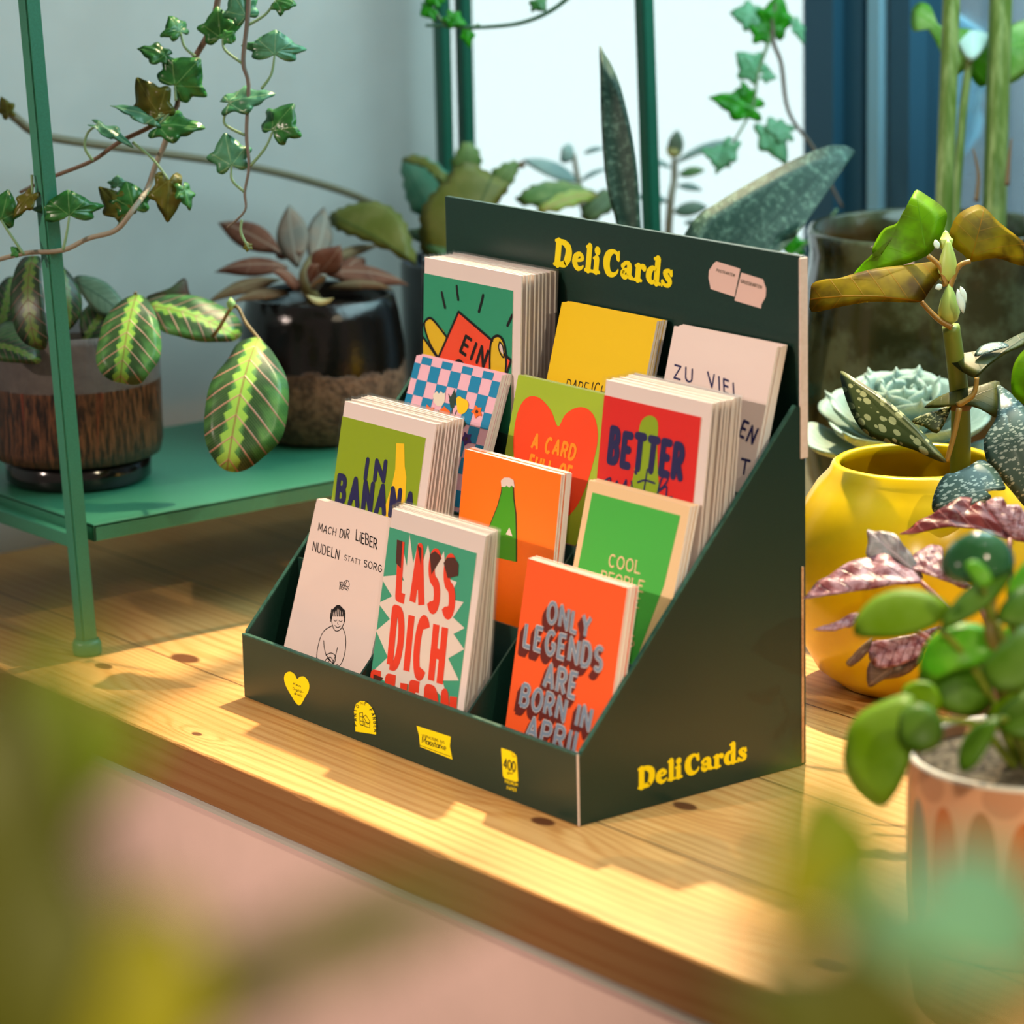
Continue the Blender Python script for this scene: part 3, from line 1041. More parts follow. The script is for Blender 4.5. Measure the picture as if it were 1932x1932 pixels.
# the four yellow emblems on the front
for args_ in (
    ([(564, 1331), (546, 1306), (537, 1286), (538, 1272), (547, 1267), (556, 1272), (561, 1281), (566, 1277), (575, 1277), (583, 1288), (583, 1302), (576, 1315)], Y, 1, 4),
    ([(671, 1380), (668, 1340), (672, 1328), (681, 1322), (692, 1324), (703, 1336), (709, 1352), (710, 1386)], Y, 1, 0),
    ([(786, 1369), (851, 1390), (849, 1408), (854, 1433), (793, 1409), (791, 1388)], Y),
    ([(946, 1411), (967, 1418), (975, 1426), (978, 1474), (972, 1475), (952, 1468), (949, 1464)], Y),
):
    a = Art(fr_front)
    a.poly(*args_)
    dart(fr_front, 'printed_emblem', a, fp)
a = Art(fr_front)
for s, p0, p1, pt in (('Kein', (554, 1292), (568, 1297), (554, 1287)), ('Digital-', (553, 1301), (573, 1308), (553, 1296)), ('druck', (556, 1310), (571, 1315), (556, 1305))):
    a.text(s, p0, p1, pt, K, .14, 2, .2)
arc = [(674, 1367), (673, 1356), (673, 1346), (675, 1337), (681, 1330), (688, 1329), (695, 1335), (700, 1343), (703, 1352), (705, 1361), (706, 1370), (706, 1378)]
for ch, i in zip('PANTONE FARBEN', range(14)):
    t = i / 13 * (len(arc) - 1); j = min(int(t), len(arc) - 2); f = t - j
    px, py = arc[j][0] + (arc[j + 1][0] - arc[j][0]) * f, arc[j][1] + (arc[j + 1][1] - arc[j][1]) * f
    tx, ty = arc[j + 1][0] - arc[j][0], arc[j + 1][1] - arc[j][1]
    l = math.hypot(tx, ty); tx, ty = tx / l, ty / l
    if ch != ' ':
        a.text(ch, (px - tx * 2, py - ty * 2), (px + tx * 2, py + ty * 2), (px - tx * 2 + ty * 6, py - ty * 2 - tx * 6), K, .15, 2)
for q in ([(679, 1345), (685, 1344), (686, 1368), (680, 1367), (679, 1345)], [(686, 1352), (691, 1349), (699, 1362), (694, 1366), (686, 1352)], [(680, 1367), (698, 1373), (698, 1365), (686, 1361)], [(680, 1352), (685, 1353)], [(680, 1360), (686, 1361)], [(689, 1370), (689, 1363)]):
    a.pen(q, 0.0004, K, 2, 1)
a.text('VERPACKUNG AUS', (797, 1390), (839, 1403), (797, 1385), K, .13, 2, .3)
a.text('Maisstärke', (797, 1401), (842, 1416), (797, 1390), K, .13, 2, .1)
a.pen([(793, 1406), (850, 1427)], 0.00035, K, 2, 1)
a.text('400', (951, 1449), (973, 1456), (951, 1431), K, .17, 2, .18)
a.text('g/m', (958, 1459), (966, 1462), (958, 1454), K, .16, 2, .14)
a.text('2', (967, 1459), (969, 1460), (967, 1456), K, .2, 2, .14)
a.text('PREMIUM', (953, 1477), (977, 1484), (953, 1471), Y, .17, 1, .3)
a.text('PAPIER', (957, 1489), (975, 1494), (957, 1483), Y, .17, 1, .3)
a.pen([(967, 1418), (968, 1427), (975, 1427)], 0.0003, K, 2, 1)
dart(fr_front, 'lettering', a, fp)

# ================================================================== the cards
M['k_green'] = plain('ink_spring_green', (64, 172, 62), 0.5, .35)
M['ink_black'] = plain('ink_black', (26, 22, 24), 0.6, .2)
M['ink_navy'] = plain('ink_navy', (38, 36, 84), 0.6, .2)
P_ = lambda n, c: plain('ink_' + n, c, 0.48, 0.35)


def card_body(w, h, t, front, x=0.0, z=0.0, y=0.0):
    bm = bmesh.new()
    box(bm, x, x + w, y, y + t, z, z + h, 1)
    bm.faces.ensure_lookup_table()
    bm.normal_update()
    for f in bm.faces:
        if f.normal.y < -0.9: f.material_index = 0
    return bm


class Stack:
    """cards standing in one compartment: the front one carries the visible print"""

    def __init__(self, x0, w, h, yb, zb, th, front, what):
        self.x0, self.w, self.h, self.yb, self.zb, self.th = x0, w, h, yb, zb, th
        self.front, self.what = front, what
        self.frame = Frame((x0, yb, zb), (1, 0, 0), (0, math.sin(th), math.cos(th)))
        self.art = []

    def new_art(self, name):
        a = Art(self.frame); a.clip = (0.0, self.w, 0.0, self.h)
        self.art.append((name, a)); return a

    def finish(self, label, n, pitch, group, back_label, fan=0.0, sleeve=None):
        kind = 'greeting_card' if sleeve else 'postcard'
        cat = 'greeting card' if sleeve else 'postcard'
        R = random.Random(int(self.x0 * 1e4) + int(self.zb * 1e3))

        def place(o, k):
            o.location = (self.x0 + (R.uniform(-.0005, .0005) * (2.0 if sleeve else 1.0) if k else 0), self.yb + pitch * k / math.cos(self.th), self.zb + (R.uniform(-.0006, .0004) if k else 0))
            o.rotation_euler = (-(self.th - fan * k), 0, (R.uniform(-.0005, .0005) if k else 0))
            return o

        def parts(root, printed):
            if sleeve:
                ew, eh, sw, sh = sleeve
                build('card', card_body(self.w, self.h, 0.0004, None), [self.front, M['paper_edge']], root)
                build('envelope', card_body(ew, eh, 0.0012, None, 0.0, 0.0, 0.0005), [M['envelope'], M['paper']], root)
                bm = bmesh.new(); box(bm, -0.002, sw - 0.002, -0.0008, 0.0018, 0.0, sh)
                bmesh.ops.subdivide_edges(bm, edges=bm.edges[:], cuts=3, use_grid_fill=True)
                for v in bm.verts:
                    if v.co.z > sh * .9: v.co.y += 0.00012 * math.sin(v.co.x * 190)
                    if v.co.x > 0.002: v.co.y += 0.00008 * math.sin(v.co.z * 120 + v.co.x * 40)
                build('film_sleeve', bm, M['film'], root)

        if sleeve:
            first = empty(kind)
            parts(first, True)
        else:
            first = build(kind, card_body(self.w, self.h, pitch * .9, None), [self.front, M['paper_edge']])
        backs = [c for c in first.children]
        copies = []
        for k in range(1, n):
            c = first.copy(); COL.objects.link(c); place(c, k)
            tag(c, back_label, cat, group)
            for ch in backs:
                d = ch.copy(); COL.objects.link(d); d.parent = c
            copies.append(c)
        place(first, 0)
        tag(first, label, cat, group)
        for name, a in self.art:
            a.build(name, first if not sleeve else first.children[0])
        return first


# --- row 1: pale card with a line drawing
s = Stack(.0186, .0958, .1324, .0116, .0060, .310, P_('pale_pink', (226, 204, 194)), 'pale')
a = s.new_art('lettering')
B_ = M['ink_black']
a.text('MACH', (600, 1001), (633, 1011), (602, 988), B_, .13, 1, .3, True, jitter=.06, rnd=2)
a.text('DIR', (641, 1013), (658, 1017), (643, 997), B_, .13, 1, .3, True, jitter=.06, rnd=4)
a.text('LiEBER', (672, 1019), (711, 1036), (673, 1000), B_, .13, 1, .25, True, jitter=.06, rnd=5)
a.text('NUDELN', (590, 1038), (639, 1055), (592, 1021), B_, .12, 1, .3, True, jitter=.06, rnd=7)
a.text('STATT', (650, 1056), (680, 1066), (651, 1047), B_, .13, 1, .3, True, jitter=.05, rnd=8)
a.text('SORG', (687, 1069), (720, 1080), (688, 1056), B_, .13, 1, .3, True, jitter=.05, rnd=9)
a = s.new_art('line_drawing')
lw = .00055
Rn = random.Random(5)
sc = [(650 + Rn.uniform(-9, 9), 1104 + Rn.uniform(-11, 11)) for _ in range(16)]
a.pen(sc, .00035, B_, 1, 4)
a.pen([(626, 1162), (627, 1178), (633, 1190), (642, 1188), (649, 1176), (650, 1164)], lw, B_)
for i in range(9):
    a.pen([(636 + i * .6, 1143), (626 + i * 3, 1150 + abs(i - 4)), (624 + i * 3.3, 1166 - (0 if i in (0, 8) else 4))], .0011, B_, 1, 3)
a.pen([(626, 1150), (624, 1172)], .001, B_, 1, 1); a.pen([(650, 1152), (650, 1172)], .0012, B_, 1, 1)
a.pen([(630, 1170), (633, 1172), (636, 1170)], .0004, B_); a.pen([(640, 1171), (643, 1173), (646, 1171)], .0004, B_)
a.pen([(632, 1180), (637, 1184), (643, 1181)], .00045, B_); a.pen([(638, 1172), (637, 1177), (639, 1178)], .00035, B_)
a.pen([(628, 1180), (612, 1190), (603, 1208), (598, 1235), (601, 1250), (612, 1258), (622, 1246)], lw, B_)
a.pen([(646, 1183), (652, 1200), (652, 1225), (646, 1248), (636, 1262)], lw, B_)
a.pen([(611, 1209), (612, 1222), (616, 1236), (624, 1246)], lw, B_); a.pen([(637, 1222), (633, 1238), (628, 1250)], lw, B_)
a.pen([(615, 1236), (625, 1232), (633, 1238), (631, 1250), (620, 1253), (614, 1246), (624, 1240), (630, 1252), (618, 1242)], lw, B_)
a.pen([(620, 1254), (628, 1259), (637, 1254), (640, 1262)], lw, B_); a.pen([(598, 1240), (590, 1250), (600, 1252)], lw, B_)
s.finish('pale pink postcard with a thin line drawing of a kneeling figure and handwriting', 5, .0012, 'pale pink line drawing postcards', 'pale pink postcard behind the one with the kneeling line drawing')

# --- row 1: teal card with a white burst and tall red words
s = Stack(.1335, .0925, .1335, .0043, .0060, .190, P_('teal_green', (64, 158, 124)), 'burst')
a = s.new_art('burst')
Wp = P_('burst_white', (230, 214, 202)); Rd = P_('tomato_red', (232, 62, 32)); Br = P_('dark_brown', (78, 38, 26))
burst = [(748, 1085), (763, 1097), (757, 1080), (752, 1050), (758, 1025), (768, 1068), (773, 1008), (780, 1062), (790, 1023), (797, 1064), (808, 1028), (818, 1078), (838, 1040), (842, 1090), (862, 1098), (848, 1130), (875, 1136), (855, 1165), (877, 1185), (856, 1196), (876, 1225), (846, 1242), (866, 1284), (835, 1284), (848, 1330), (820, 1300), (800, 1345), (770, 1290), (740, 1330), (735, 1290), (700, 1270), (732, 1240), (710, 1190), (736, 1168), (714, 1138), (740, 1125), (718, 1088)]
a.poly(burst, Wp, 1)
a = s.new_art('lettering')
for st, p0, p1, pt, m in (('LASS', (752, 1126), (852, 1162), (758, 1022), Rd), ('DICH', (736, 1254), (830, 1290), (746, 1150), Rd), ('FEIERN', (700, 1392), (850, 1436), (706, 1274), Rd)):
    a.text(st, p0, p1, pt, m, .185, 2, .56, False)
# where the words run over the teal the ink prints brown
for q in ([(750, 1018), (760, 1021), (757, 1072), (748, 1062)], [(789, 1030), (796, 1034), (795, 1066), (790, 1026)], [(812, 1046), (822, 1040), (831, 1048), (833, 1054), (822, 1072), (815, 1084)], [(838, 1062), (845, 1052), (858, 1052), (866, 1064), (865, 1086), (846, 1091)], [(706, 1272), (724, 1279), (704, 1300)]):
    a.poly(q, Br, 3)
s.finish('greeting card with tall red words on a white burst, front of its film wrapped stack', 9, .0027, 'wrapped burst greeting cards', 'film wrapped white greeting card behind the red and teal burst card', .0115, (.0985, .1455, .1035, .1472))

# --- row 1: orange card, blocky shaded letters
s = Stack(.2613, .0958, .1350, .0159, .0060, .195, P_('blood_orange', (240, 88, 28)), 'legends')
a = s.new_art('lettering')
DR = P_('dark_maroon', (96, 26, 16)); SB = P_('steel_blue', (120, 138, 158)); LW = P_('pale_outline', (214, 206, 204))
rows_ = (('ONLY', (1033, 1172), (1111, 1203), (1038, 1135)), ('LEGENDS', (990, 1218), (1134, 1266), (995, 1177)), ('ARE', (1027, 1295), (1086, 1317), (1033, 1252)), ('BORN IN', (982, 1329), (1111, 1377), (989, 1291)), ('APRIL', (993, 1392), (1096, 1425), (1000, 1353)))
for st, p0, p1, pt in rows_:
    for k in range(6):
        a.text(st, p0, p1, pt, DR, .26, 1 + k * .15, .36, False, shift=(-.0006 * (k + 1), -.0009 * (k + 1)))
    a.text(st, p0, p1, pt, LW, .24, 2.5, .36, False)
    a.text(st, p0, p1, pt, SB, .18, 3.5, .36, False)
s.finish('orange postcard with blue grey block letters and maroon shading, in the front row', 7, .0012, 'orange block letter postcards', 'orange postcard behind the one with blue grey block letters')

# --- row 2: lime green card with a yellow bottle
s = Stack(.0270, .0940, .1392, .0415, .0510, .200, P_('lime', (142, 168, 14)), 'banana')
a = s.new_art('illustration')
BY = P_('banana_yellow', (250, 202, 14))
a.poly([(748, 836), (763, 837), (764, 880), (767, 900), (765, 940), (760, 975), (757, 1000), (722, 1000), (727, 955), (740, 915), (746, 885)], BY, 1)
a = s.new_art('lettering')
a.text('IN', (690, 902), (724, 906), (694, 868), M['ink_navy'], .33, 2, .62, True, jitter=.03)
a.text('BANANA', (636, 945), (777, 983), (641, 898), M['ink_navy'], .27, 2, .5, True, jitter=.03, rnd=3)
s.finish('lime green greeting card with navy words and a yellow bottle', 9, .0031, 'wrapped lime greeting cards', 'film wrapped white greeting card behind the lime green bottle card', .004, (.1020, .1495, .1045, .1513))

# --- row 2: orange card with a green bottle
s = Stack(.1416, .1000, .1314, .0667, .0510, .140, P_('orange', (252, 116, 4)), 'bottle')
a = s.new_art('illustration')
GB = P_('bottle_green', (62, 152, 12)); DB = P_('bottle_outline', (60, 44, 16))
bt = [(949, 912), (968, 917), (969, 940), (973, 970), (974, 1010), (974, 1060), (905, 1045), (918, 1010), (928, 985), (940, 955), (947, 930)]
a.poly([(947, 912), (970, 917), (971, 940), (975, 970), (976, 1010), (976, 1060), (902, 1045), (916, 1010), (926, 985), (938, 955), (945, 930)], DB, 1)
a.poly(bt, GB, 2)
a.poly([(947, 918), (946, 907), (952, 901), (962, 901), (970, 906), (972, 920), (966, 916), (962, 920), (957, 916), (953, 919)], P_('cap_white', (224, 206, 198)), 3)
a.poly([(955, 1008), (962, 995), (968, 1012)], P_('cap_white', (224, 206, 198)), 3)
s.finish('bright orange postcard with a green bottle and white cap', 7, .0012, 'orange bottle postcards', 'bright orange postcard behind the green bottle postcard')

# --- row 2: green card with a beige border
s = Stack(.2565, .0965, .1316, .0616, .0510, .255, P_('beige', (232, 196, 148)), 'cool')
a = s.new_art('printed_panel')
a.poly([(1118, 929), (1284, 973), (1253, 1105), (1180, 1300), (1060, 1270), (1090, 1075)], M['k_green'], 1)
a = s.new_art('lettering')
for st, p0, p1, pt in (('COOL', (1149, 1068), (1207, 1082), (1152, 1046)), ('PEOPLE', (1134, 1097), (1213, 1117), (1137, 1077)), ('E', (1196, 1145), (1205, 1147), (1198, 1127)), ('S', (1187, 1218), (1196, 1220), (1189, 1198))):
    a.text(st, p0, p1, pt, P_('beige', (232, 196, 148)), .16, 2, .26, False, serif=True)
s.finish('green postcard with beige border and serif words', 6, .0012, 'green beige bordered postcards', 'beige edged postcard behind the green serif postcard')

# --- row 3: checkered card with flowers
s = Stack(.0227, .0952, .1311, .0903, .0960, .345, P_('candy_pink', (238, 184, 200)), 'check')
a = s.new_art('checker_print')
CB = P_('check_blue', (20, 132, 178))
cw, ch = .01135, .0108
for r in range(13):
    for c in range(10):
        if (r + c) % 2 == 1:
            x0 = -.0042 + cw * c; z1 = .1311 + .0058 - ch * r
            a.polyl([(x0, z1 - ch), (x0 + cw, z1 - ch), (x0 + cw, z1), (x0, z1)], CB, 1)
a = s.new_art('flower_print')
OR, YL, CR, DG, PU = P_('flower_orange', (244, 108, 22)), P_('flower_yellow', (252, 204, 16)), P_('cream', (232, 220, 200)), P_('leaf_dark', (44, 66, 54)), P_('violet', (72, 28, 110))
for q in ([(828, 775), (827, 800)], [(858, 735), (853, 780)], [(862, 775), (852, 800)], [(876, 790), (868, 815)]):
    a.pen(q, .0008, DG, 2, 1)
a.poly([(818, 745), (822, 741), (825, 738), (829, 743), (833, 738), (837, 743), (841, 741), (840, 758), (834, 767), (825, 766), (819, 758)], CR, 3)
for q in ([(858, 735), (862, 748), (857, 770), (851, 770), (848, 755)], [(846, 742), (853, 752), (851, 762)], [(866, 745), (860, 755), (860, 765)], [(875, 790), (881, 800), (872, 812), (866, 806)]):
    a.poly(q, DG, 2)
a.poly([(862, 752), (868, 748), (874, 752), (881, 755), (885, 764), (881, 776), (872, 782), (865, 778), (863, 768)], YL, 3, 2)
def flower(cx, cy, r, m):
    pts = [(cx + (r if i % 2 else r * .62) * math.cos(i * math.pi / 5) * .95, cy + (r if i % 2 else r * .62) * math.sin(i * math.pi / 5) * 1.15) for i in range(10)]
    a.poly(pts, m, 3, 3)
    a.poly([(cx + r * .26 * math.cos(k), cy + r * .32 * math.sin(k)) for k in (0, 1, 2, 3, 4, 5)], P_('dark_brown', (78, 38, 26)), 4)
flower(810, 778, 13, OR); flower(901, 777, 11.5, OR)
a.poly([(830, 775), (836, 770), (840, 767), (845, 773), (850, 776), (848, 787), (838, 795), (831, 788)], OR, 3, 2)
flower(881, 828, 12, PU)
s.finish('pink and blue checkered postcard with a printed flower bunch', 7, .0013, 'checkered flower postcards', 'pink and blue postcard edge behind the checkered flower postcard')

# --- row 3: big red heart
s = Stack(.1315, .0958, .1288, .1069, .0960, .240, P_('apple_green', (160, 186, 40)), 'heart')
a = s.new_art('heart_print')
HR = P_('heart_red', (244, 68, 14)); HO = P_('heart_orange', (252, 146, 20))
a.poly([(1053, 805), (1040, 775), (1020, 752), (1000, 748), (985, 760), (975, 785), (970, 815), (969, 850), (975, 900), (990, 950), (1015, 985), (1055, 985), (1085, 960), (1105, 920), (1120, 870), (1128, 830), (1126, 800), (1118, 780), (1103, 769), (1085, 770), (1066, 783)], HR, 1, 4)
a = s.new_art('lettering')
a.text('A CARD', (1003, 845), (1083, 868), (1009, 819), HO, .24, 2, .34, False)
a.text('FULL OF', (997, 885), (1075, 908), (1003, 859), HO, .24, 2, .34, False)
a.pen([(1062, 955), (1067, 944), (1070, 938)], .0015, BY, 2); a.pen([(1063, 957), (1070, 955), (1072, 948)], .0013, BY, 2)
s.finish('light green postcard with a big red heart and orange words', 5, .0012, 'red heart postcards', 'light green postcard behind the big red heart postcard')

# --- row 3: red card, navy words, green gherkin
s = Stack(.2539, .0920, .1349, .0921, .0960, .135, P_('red', (222, 30, 22)), 'better')
a = s.new_art('illustration')
a.poly([(1170, 1000), (1195, 900), (1203, 840), (1207, 805), (1214, 790), (1226, 784), (1238, 790), (1242, 806), (1240, 850), (1244, 930), (1250, 1000)], P_('gherkin', (140, 168, 16)), 1, 3)
a = s.new_art('lettering')
a.text('BETTER', (1150, 870), (1284, 902), (1156, 812), M['ink_navy'], .27, 2, .5, True, jitter=.03, rnd=6)
a.pen([(1140, 908), (1152, 902), (1150, 915), (1146, 928), (1158, 920), (1165, 908), (1166, 922), (1176, 916), (1182, 906), (1182, 920), (1190, 926)], .0013, M['ink_navy'], 2)
a.pen([(1192, 908), (1194, 922), (1202, 926)], .0013, M['ink_navy'], 2); a.pen([(1199, 890), (1201, 893)], .002, M['ink_navy'], 2, 1)
a.pen([(1222, 886), (1218, 910), (1216, 928), (1226, 930)], .0013, M['ink_navy'], 2); a.pen([(1204, 910), (1218, 906), (1236, 912)], .0013, M['ink_navy'], 2, 3)
a.pen([(1240, 940), (1248, 905), (1262, 892), (1258, 910), (1244, 926), (1258, 918), (1258, 938), (1268, 938)], .0014, M['ink_navy'], 2)
s.finish('glossy red greeting card with navy lettering and a green gherkin', 10, .0030, 'wrapped red greeting cards', 'film wrapped white greeting card behind the glossy red card', .003, (.1000, .1445, .1040, .1460))

# --- row 4: teal card with a hand holding a red note
s = Stack(.0193, .0985, .1331, .1386, .1410, .050, P_('sea_green', (46, 150, 112)), 'hand')
a = s.new_art('illustration')
HY = P_('hand_yellow', (226, 186, 30)); CR2 = P_('coral', (240, 76, 44)); ow = .0017
for q in ([(834, 552), (837, 568), (840, 580)], [(862, 540), (863, 552), (865, 565)], [(912, 557), (909, 570), (904, 588)], [(967, 595), (962, 605), (958, 614)]):
    a.pen(q, .0022, B_, 2, 1)
a.poly([(828, 668), (866, 588), (928, 642), (942, 662), (925, 705), (905, 720), (820, 700)], CR2, 1)
a.pen([(828, 674), (866, 588), (930, 643)], ow, B_, 3, 1)
a.poly([(803, 606), (813, 600), (822, 608), (842, 634), (826, 672), (808, 640)], HY, 2, 3)
a.pen([(842, 634), (822, 608), (812, 600), (803, 606), (802, 618), (812, 648), (826, 672)], ow, B_, 3, 4)
a.poly([(799, 640), (824, 672), (815, 710), (799, 700)], HY, 2)
a.pen([(799, 636), (824, 672)], ow, B_, 3, 1)
a.poly([(926, 655), (932, 637), (943, 634), (952, 650), (955, 690), (953, 720), (924, 712)], HY, 2, 3)
a.pen([(925, 700), (926, 655), (932, 637), (943, 634), (952, 648), (956, 680), (953, 720)], ow, B_, 4, 4)
a.poly([(944, 645), (949, 652), (951, 668), (945, 662), (942, 652)], P_('nail', (232, 206, 200)), 3, 3)
a.pen([(944, 645), (942, 655), (946, 668), (952, 674), (950, 654), (944, 645)], .0011, B_, 4, 3)
a.poly([(953, 672), (965, 682), (956, 705)], CR2, 2); a.pen([(952, 668), (965, 680), (956, 706)], ow, B_, 3, 1)
a = s.new_art('lettering')
a.text('EIN', (870, 662), (912, 692), (880, 634), B_, .2, 4, .5, True, jitter=.04)
a.pen([(859, 690), (862, 683), (868, 681), (874, 686)], .0026, B_, 4)
s.finish('teal greeting card with a yellow hand holding up a red note, in the top row', 9, .0034, 'wrapped teal greeting cards', 'film wrapped white greeting card behind the teal hand card', .0, (.1065, .1440, .1110, .1455))

# --- row 4: plain yellow
s = Stack(.1407, .0966, .1304, .1322, .1410, .275, P_('sun_yellow', (236, 196, 0)), 'yellow')
a = s.new_art('lettering')
a.text('DARF', (1067, 735), (1106, 744), (1072, 715), B_, .10, 1, .25, True, jitter=.08, rnd=3)
a.text('ICH', (1115, 745), (1140, 750), (1119, 723), B_, .10, 1, .4, True, jitter=.08, rnd=5)
s.finish('plain yellow postcard with small thin handwriting, leaning on the display header', 7, .0012, 'plain yellow postcards', 'yellow postcard behind the plain yellow front one')

# --- row 4: white card with navy handwriting
s = Stack(.2541, .0964, .1290, .1342, .1410, .260, P_('white_pink', (232, 212, 204)), 'viel')
a = s.new_art('lettering')
NV = M['ink_navy']
a.text('ZU', (1272, 712), (1305, 722), (1274, 688), NV, .16, 1, .5, True, jitter=.06, rnd=3)
a.text('VIEL', (1337, 728), (1394, 753), (1336, 702), NV, .15, 1, .45, True, jitter=.05, rnd=9)
a.text('EN', (1394, 822), (1420, 836), (1404, 796), NV, .2, 1, .4, True, jitter=.04, rnd=2)
a.text('T', (1396, 892), (1411, 896), (1400, 866), NV, .2, 1, .4, True)
s.finish('white postcard with dark blue handwritten words, beside the plain yellow one', 7, .0012, 'white handwriting postcards', 'white postcard behind the one with dark blue handwriting')

# ================================================================== plants on the left stand
def on_px(o, root):                      # part built in world coordinates under a thing that stands elsewhere
    o.matrix_parent_inverse = Matrix.Identity(4)
    o.location = o.location - root.location
    return o


def wpart(o, root):
    o.location = -root.location
    return o


def stem(name, pts, r0, r1, m, root, seg=8, n=5):
    bm = bmesh.new(); tube(bm, pts, r0, r1, seg, n)
    return wpart(build(name, bm, m, root, True), root)


def leafw(root, *a_, **k_):
    o = leaf_px('leaf', *a_, parent=root, **k_)
    return wpart(o, root)


def px_leaf(root, outline, base, tip, t, mat, **kw):
    return wpart(leaf_px('leaf', outline, base, tip, t, mat, root, **kw), root)


def std_leaf(root, kind, w, B, T, N, mat, name='leaf', **kw):
    return wpart(leaf_mesh(name, shape(kind, w), B, T, N, mat, root, **kw), root)


def spx_leaf(root, kind, base, tip, wpx, t0, t1, mat, rx=0.5, ry=0.0, name='leaf', **kw):
    """standard leaf given by base and tip in the photo, its width in photo pixels"""
    B, T = at_t(base[0], base[1], t0), at_t(tip[0], tip[1], t1)
    N = face_cam(B, rx, ry)
    w = (wpx / FPX * t0) / (T - B).length
    return wpart(leaf_mesh(name, shape(kind, w), B, T, N, mat, root, **kw), root)


# --- pot with streaked glaze and a prayer plant
def streak_material():
    k = NT('streaked_glaze')
    ob = k.obj(); x, y, z = k.xyz(ob)
    ang = k.math('ARCTAN2', y, x)
    cv = k.n('ShaderNodeCombineXYZ'); k.put(cv.inputs[0], k.math('MULTIPLY', ang, 14.0)); k.put(cv.inputs[1], k.math('MULTIPLY', z, 26.0))
    s = k.noise(cv.outputs[0], 1.6, 5, 0.7)
    s2 = k.noise(k.scale(cv.outputs[0], (0.22, 0.1, 1)), 1.3, 2, 0.5)
    col = k.mix(k.step(s, 0.42, 0.6), rgb(30, 18, 12), rgb(112, 70, 44))
    col = k.mix(k.math('MULTIPLY', k.step(s2, 0.60, 0.68), 0.8), col, rgb(150, 52, 26))
    up = k.noise(ob, 120, 4, 0.6)
    grey = k.mix(up, rgb(70, 64, 62), rgb(112, 104, 100))
    f = k.step(k.math('ADD', z, k.math('MULTIPLY', s, 0.004)), 0.0775, 0.0785)
    col = k.mix(f, col, grey)
    rough = k.math('ADD', k.math('MULTIPLY', f, 0.4), 0.28)
    return k.done(k.principled(col, rough, 0.5, 0.0, k.bump(s, 0.5, 0.003)))


M['streak'] = streak_material()
M['black_glaze'] = plain('black_glaze', (18, 16, 16), 0.12, 0.6)
root = tag(empty('potted_prayer_plant', (-0.292, 0.050, SZ)), 'prayer plant with pink veined feathered leaves in a streaked brown grey pot on the stand', 'potted plant')
bm = bmesh.new()
lathe(bm, [(0.050, 0.018), (0.0615, 0.021), (0.0635, 0.030), (0.0640, 0.110), (0.0628, 0.1155), (0.0605, 0.1155), (0.0600, 0.095), (0, 0.094)], 64)
pot = build('pot', bm, M['streak'], root, True)
bm = bmesh.new(); lathe(bm, [(0, 0.0), (0.050, 0.0), (0.0535, 0.003), (0.0540, 0.016), (0.050, 0.019)], 48); build('pot_foot', bm, M['black_glaze'], pot, True)
bm = bmesh.new(); lathe(bm, [(0.0598, 0.099), (0.03, 0.103), (0, 0.104)], 32); build('soil', bm, M['soil'], root, True)
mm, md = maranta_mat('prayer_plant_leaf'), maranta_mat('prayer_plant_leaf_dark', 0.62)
M['maroon_stem'] = plain('maroon_green_stem', (110, 92, 48), 0.5)
t0 = 2.42
px_leaf(root, [(258, 555), (230, 570), (205, 600), (190, 640), (182, 680), (190, 705), (215, 720), (260, 725), (285, 705), (303, 680), (305, 645), (295, 600), (280, 570)], (258, 556), (226, 724), t0, mm, rx=0.55, ry=-0.1, bend=0.12, cup=.1, wave=.008)
px_leaf(root, [(272, 568), (300, 558), (350, 563), (400, 574), (440, 594), (457, 618), (450, 640), (415, 652), (360, 649), (310, 634), (285, 605)], (276, 578), (456, 640), t0 + .04, mm, rx=0.7, ry=.1, bend=0.1, cup=.12, wave=.008)
px_leaf(root, [(482, 634), (450, 650), (430, 690), (400, 740), (388, 800), (392, 850), (420, 885), (455, 890), (495, 870), (535, 830), (547, 745), (522, 680), (497, 648)], (486, 640), (428, 889), t0 - .02, mm, rx=0.5, ry=-0.1, bend=0.14, cup=.12, wave=.01)
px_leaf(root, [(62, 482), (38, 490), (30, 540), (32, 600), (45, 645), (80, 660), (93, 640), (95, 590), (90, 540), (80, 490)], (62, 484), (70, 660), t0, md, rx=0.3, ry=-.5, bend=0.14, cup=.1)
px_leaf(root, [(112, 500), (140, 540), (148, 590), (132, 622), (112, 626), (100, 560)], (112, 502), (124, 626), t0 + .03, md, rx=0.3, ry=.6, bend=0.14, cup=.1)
px_leaf(root, [(140, 522), (190, 530), (225, 560), (232, 582), (200, 600), (165, 575)], (138, 530), (230, 590), t0 + .08, M.setdefault('grey_leaf', leaf_mat('prayer_plant_back', (88, 118, 92), (60, 92, 68), (110, 136, 110), 7, .9, .02, .1, .5, .2)), rx=0.4, bend=0.1, cup=.1)
px_leaf(root, [(275, 562), (320, 545), (348, 524), (356, 548), (362, 570), (320, 578)], (275, 566), (350, 526), t0 + .09, leaf_mat('prayer_plant_underside', (86, 52, 36), (60, 40, 26), (70, 88, 50), 7, .9, .02, .1, .5, .3), rx=0.2, bend=0.1, cup=.1)
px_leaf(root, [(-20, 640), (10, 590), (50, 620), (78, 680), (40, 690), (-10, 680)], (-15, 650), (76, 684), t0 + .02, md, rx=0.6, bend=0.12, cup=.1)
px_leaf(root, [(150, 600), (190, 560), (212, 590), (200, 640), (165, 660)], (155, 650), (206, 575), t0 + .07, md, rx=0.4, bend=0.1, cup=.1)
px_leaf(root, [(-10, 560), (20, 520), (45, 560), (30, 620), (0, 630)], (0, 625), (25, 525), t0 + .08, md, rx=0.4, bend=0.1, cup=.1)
c0 = Vector((-0.292, 0.050, SZ + 0.1))
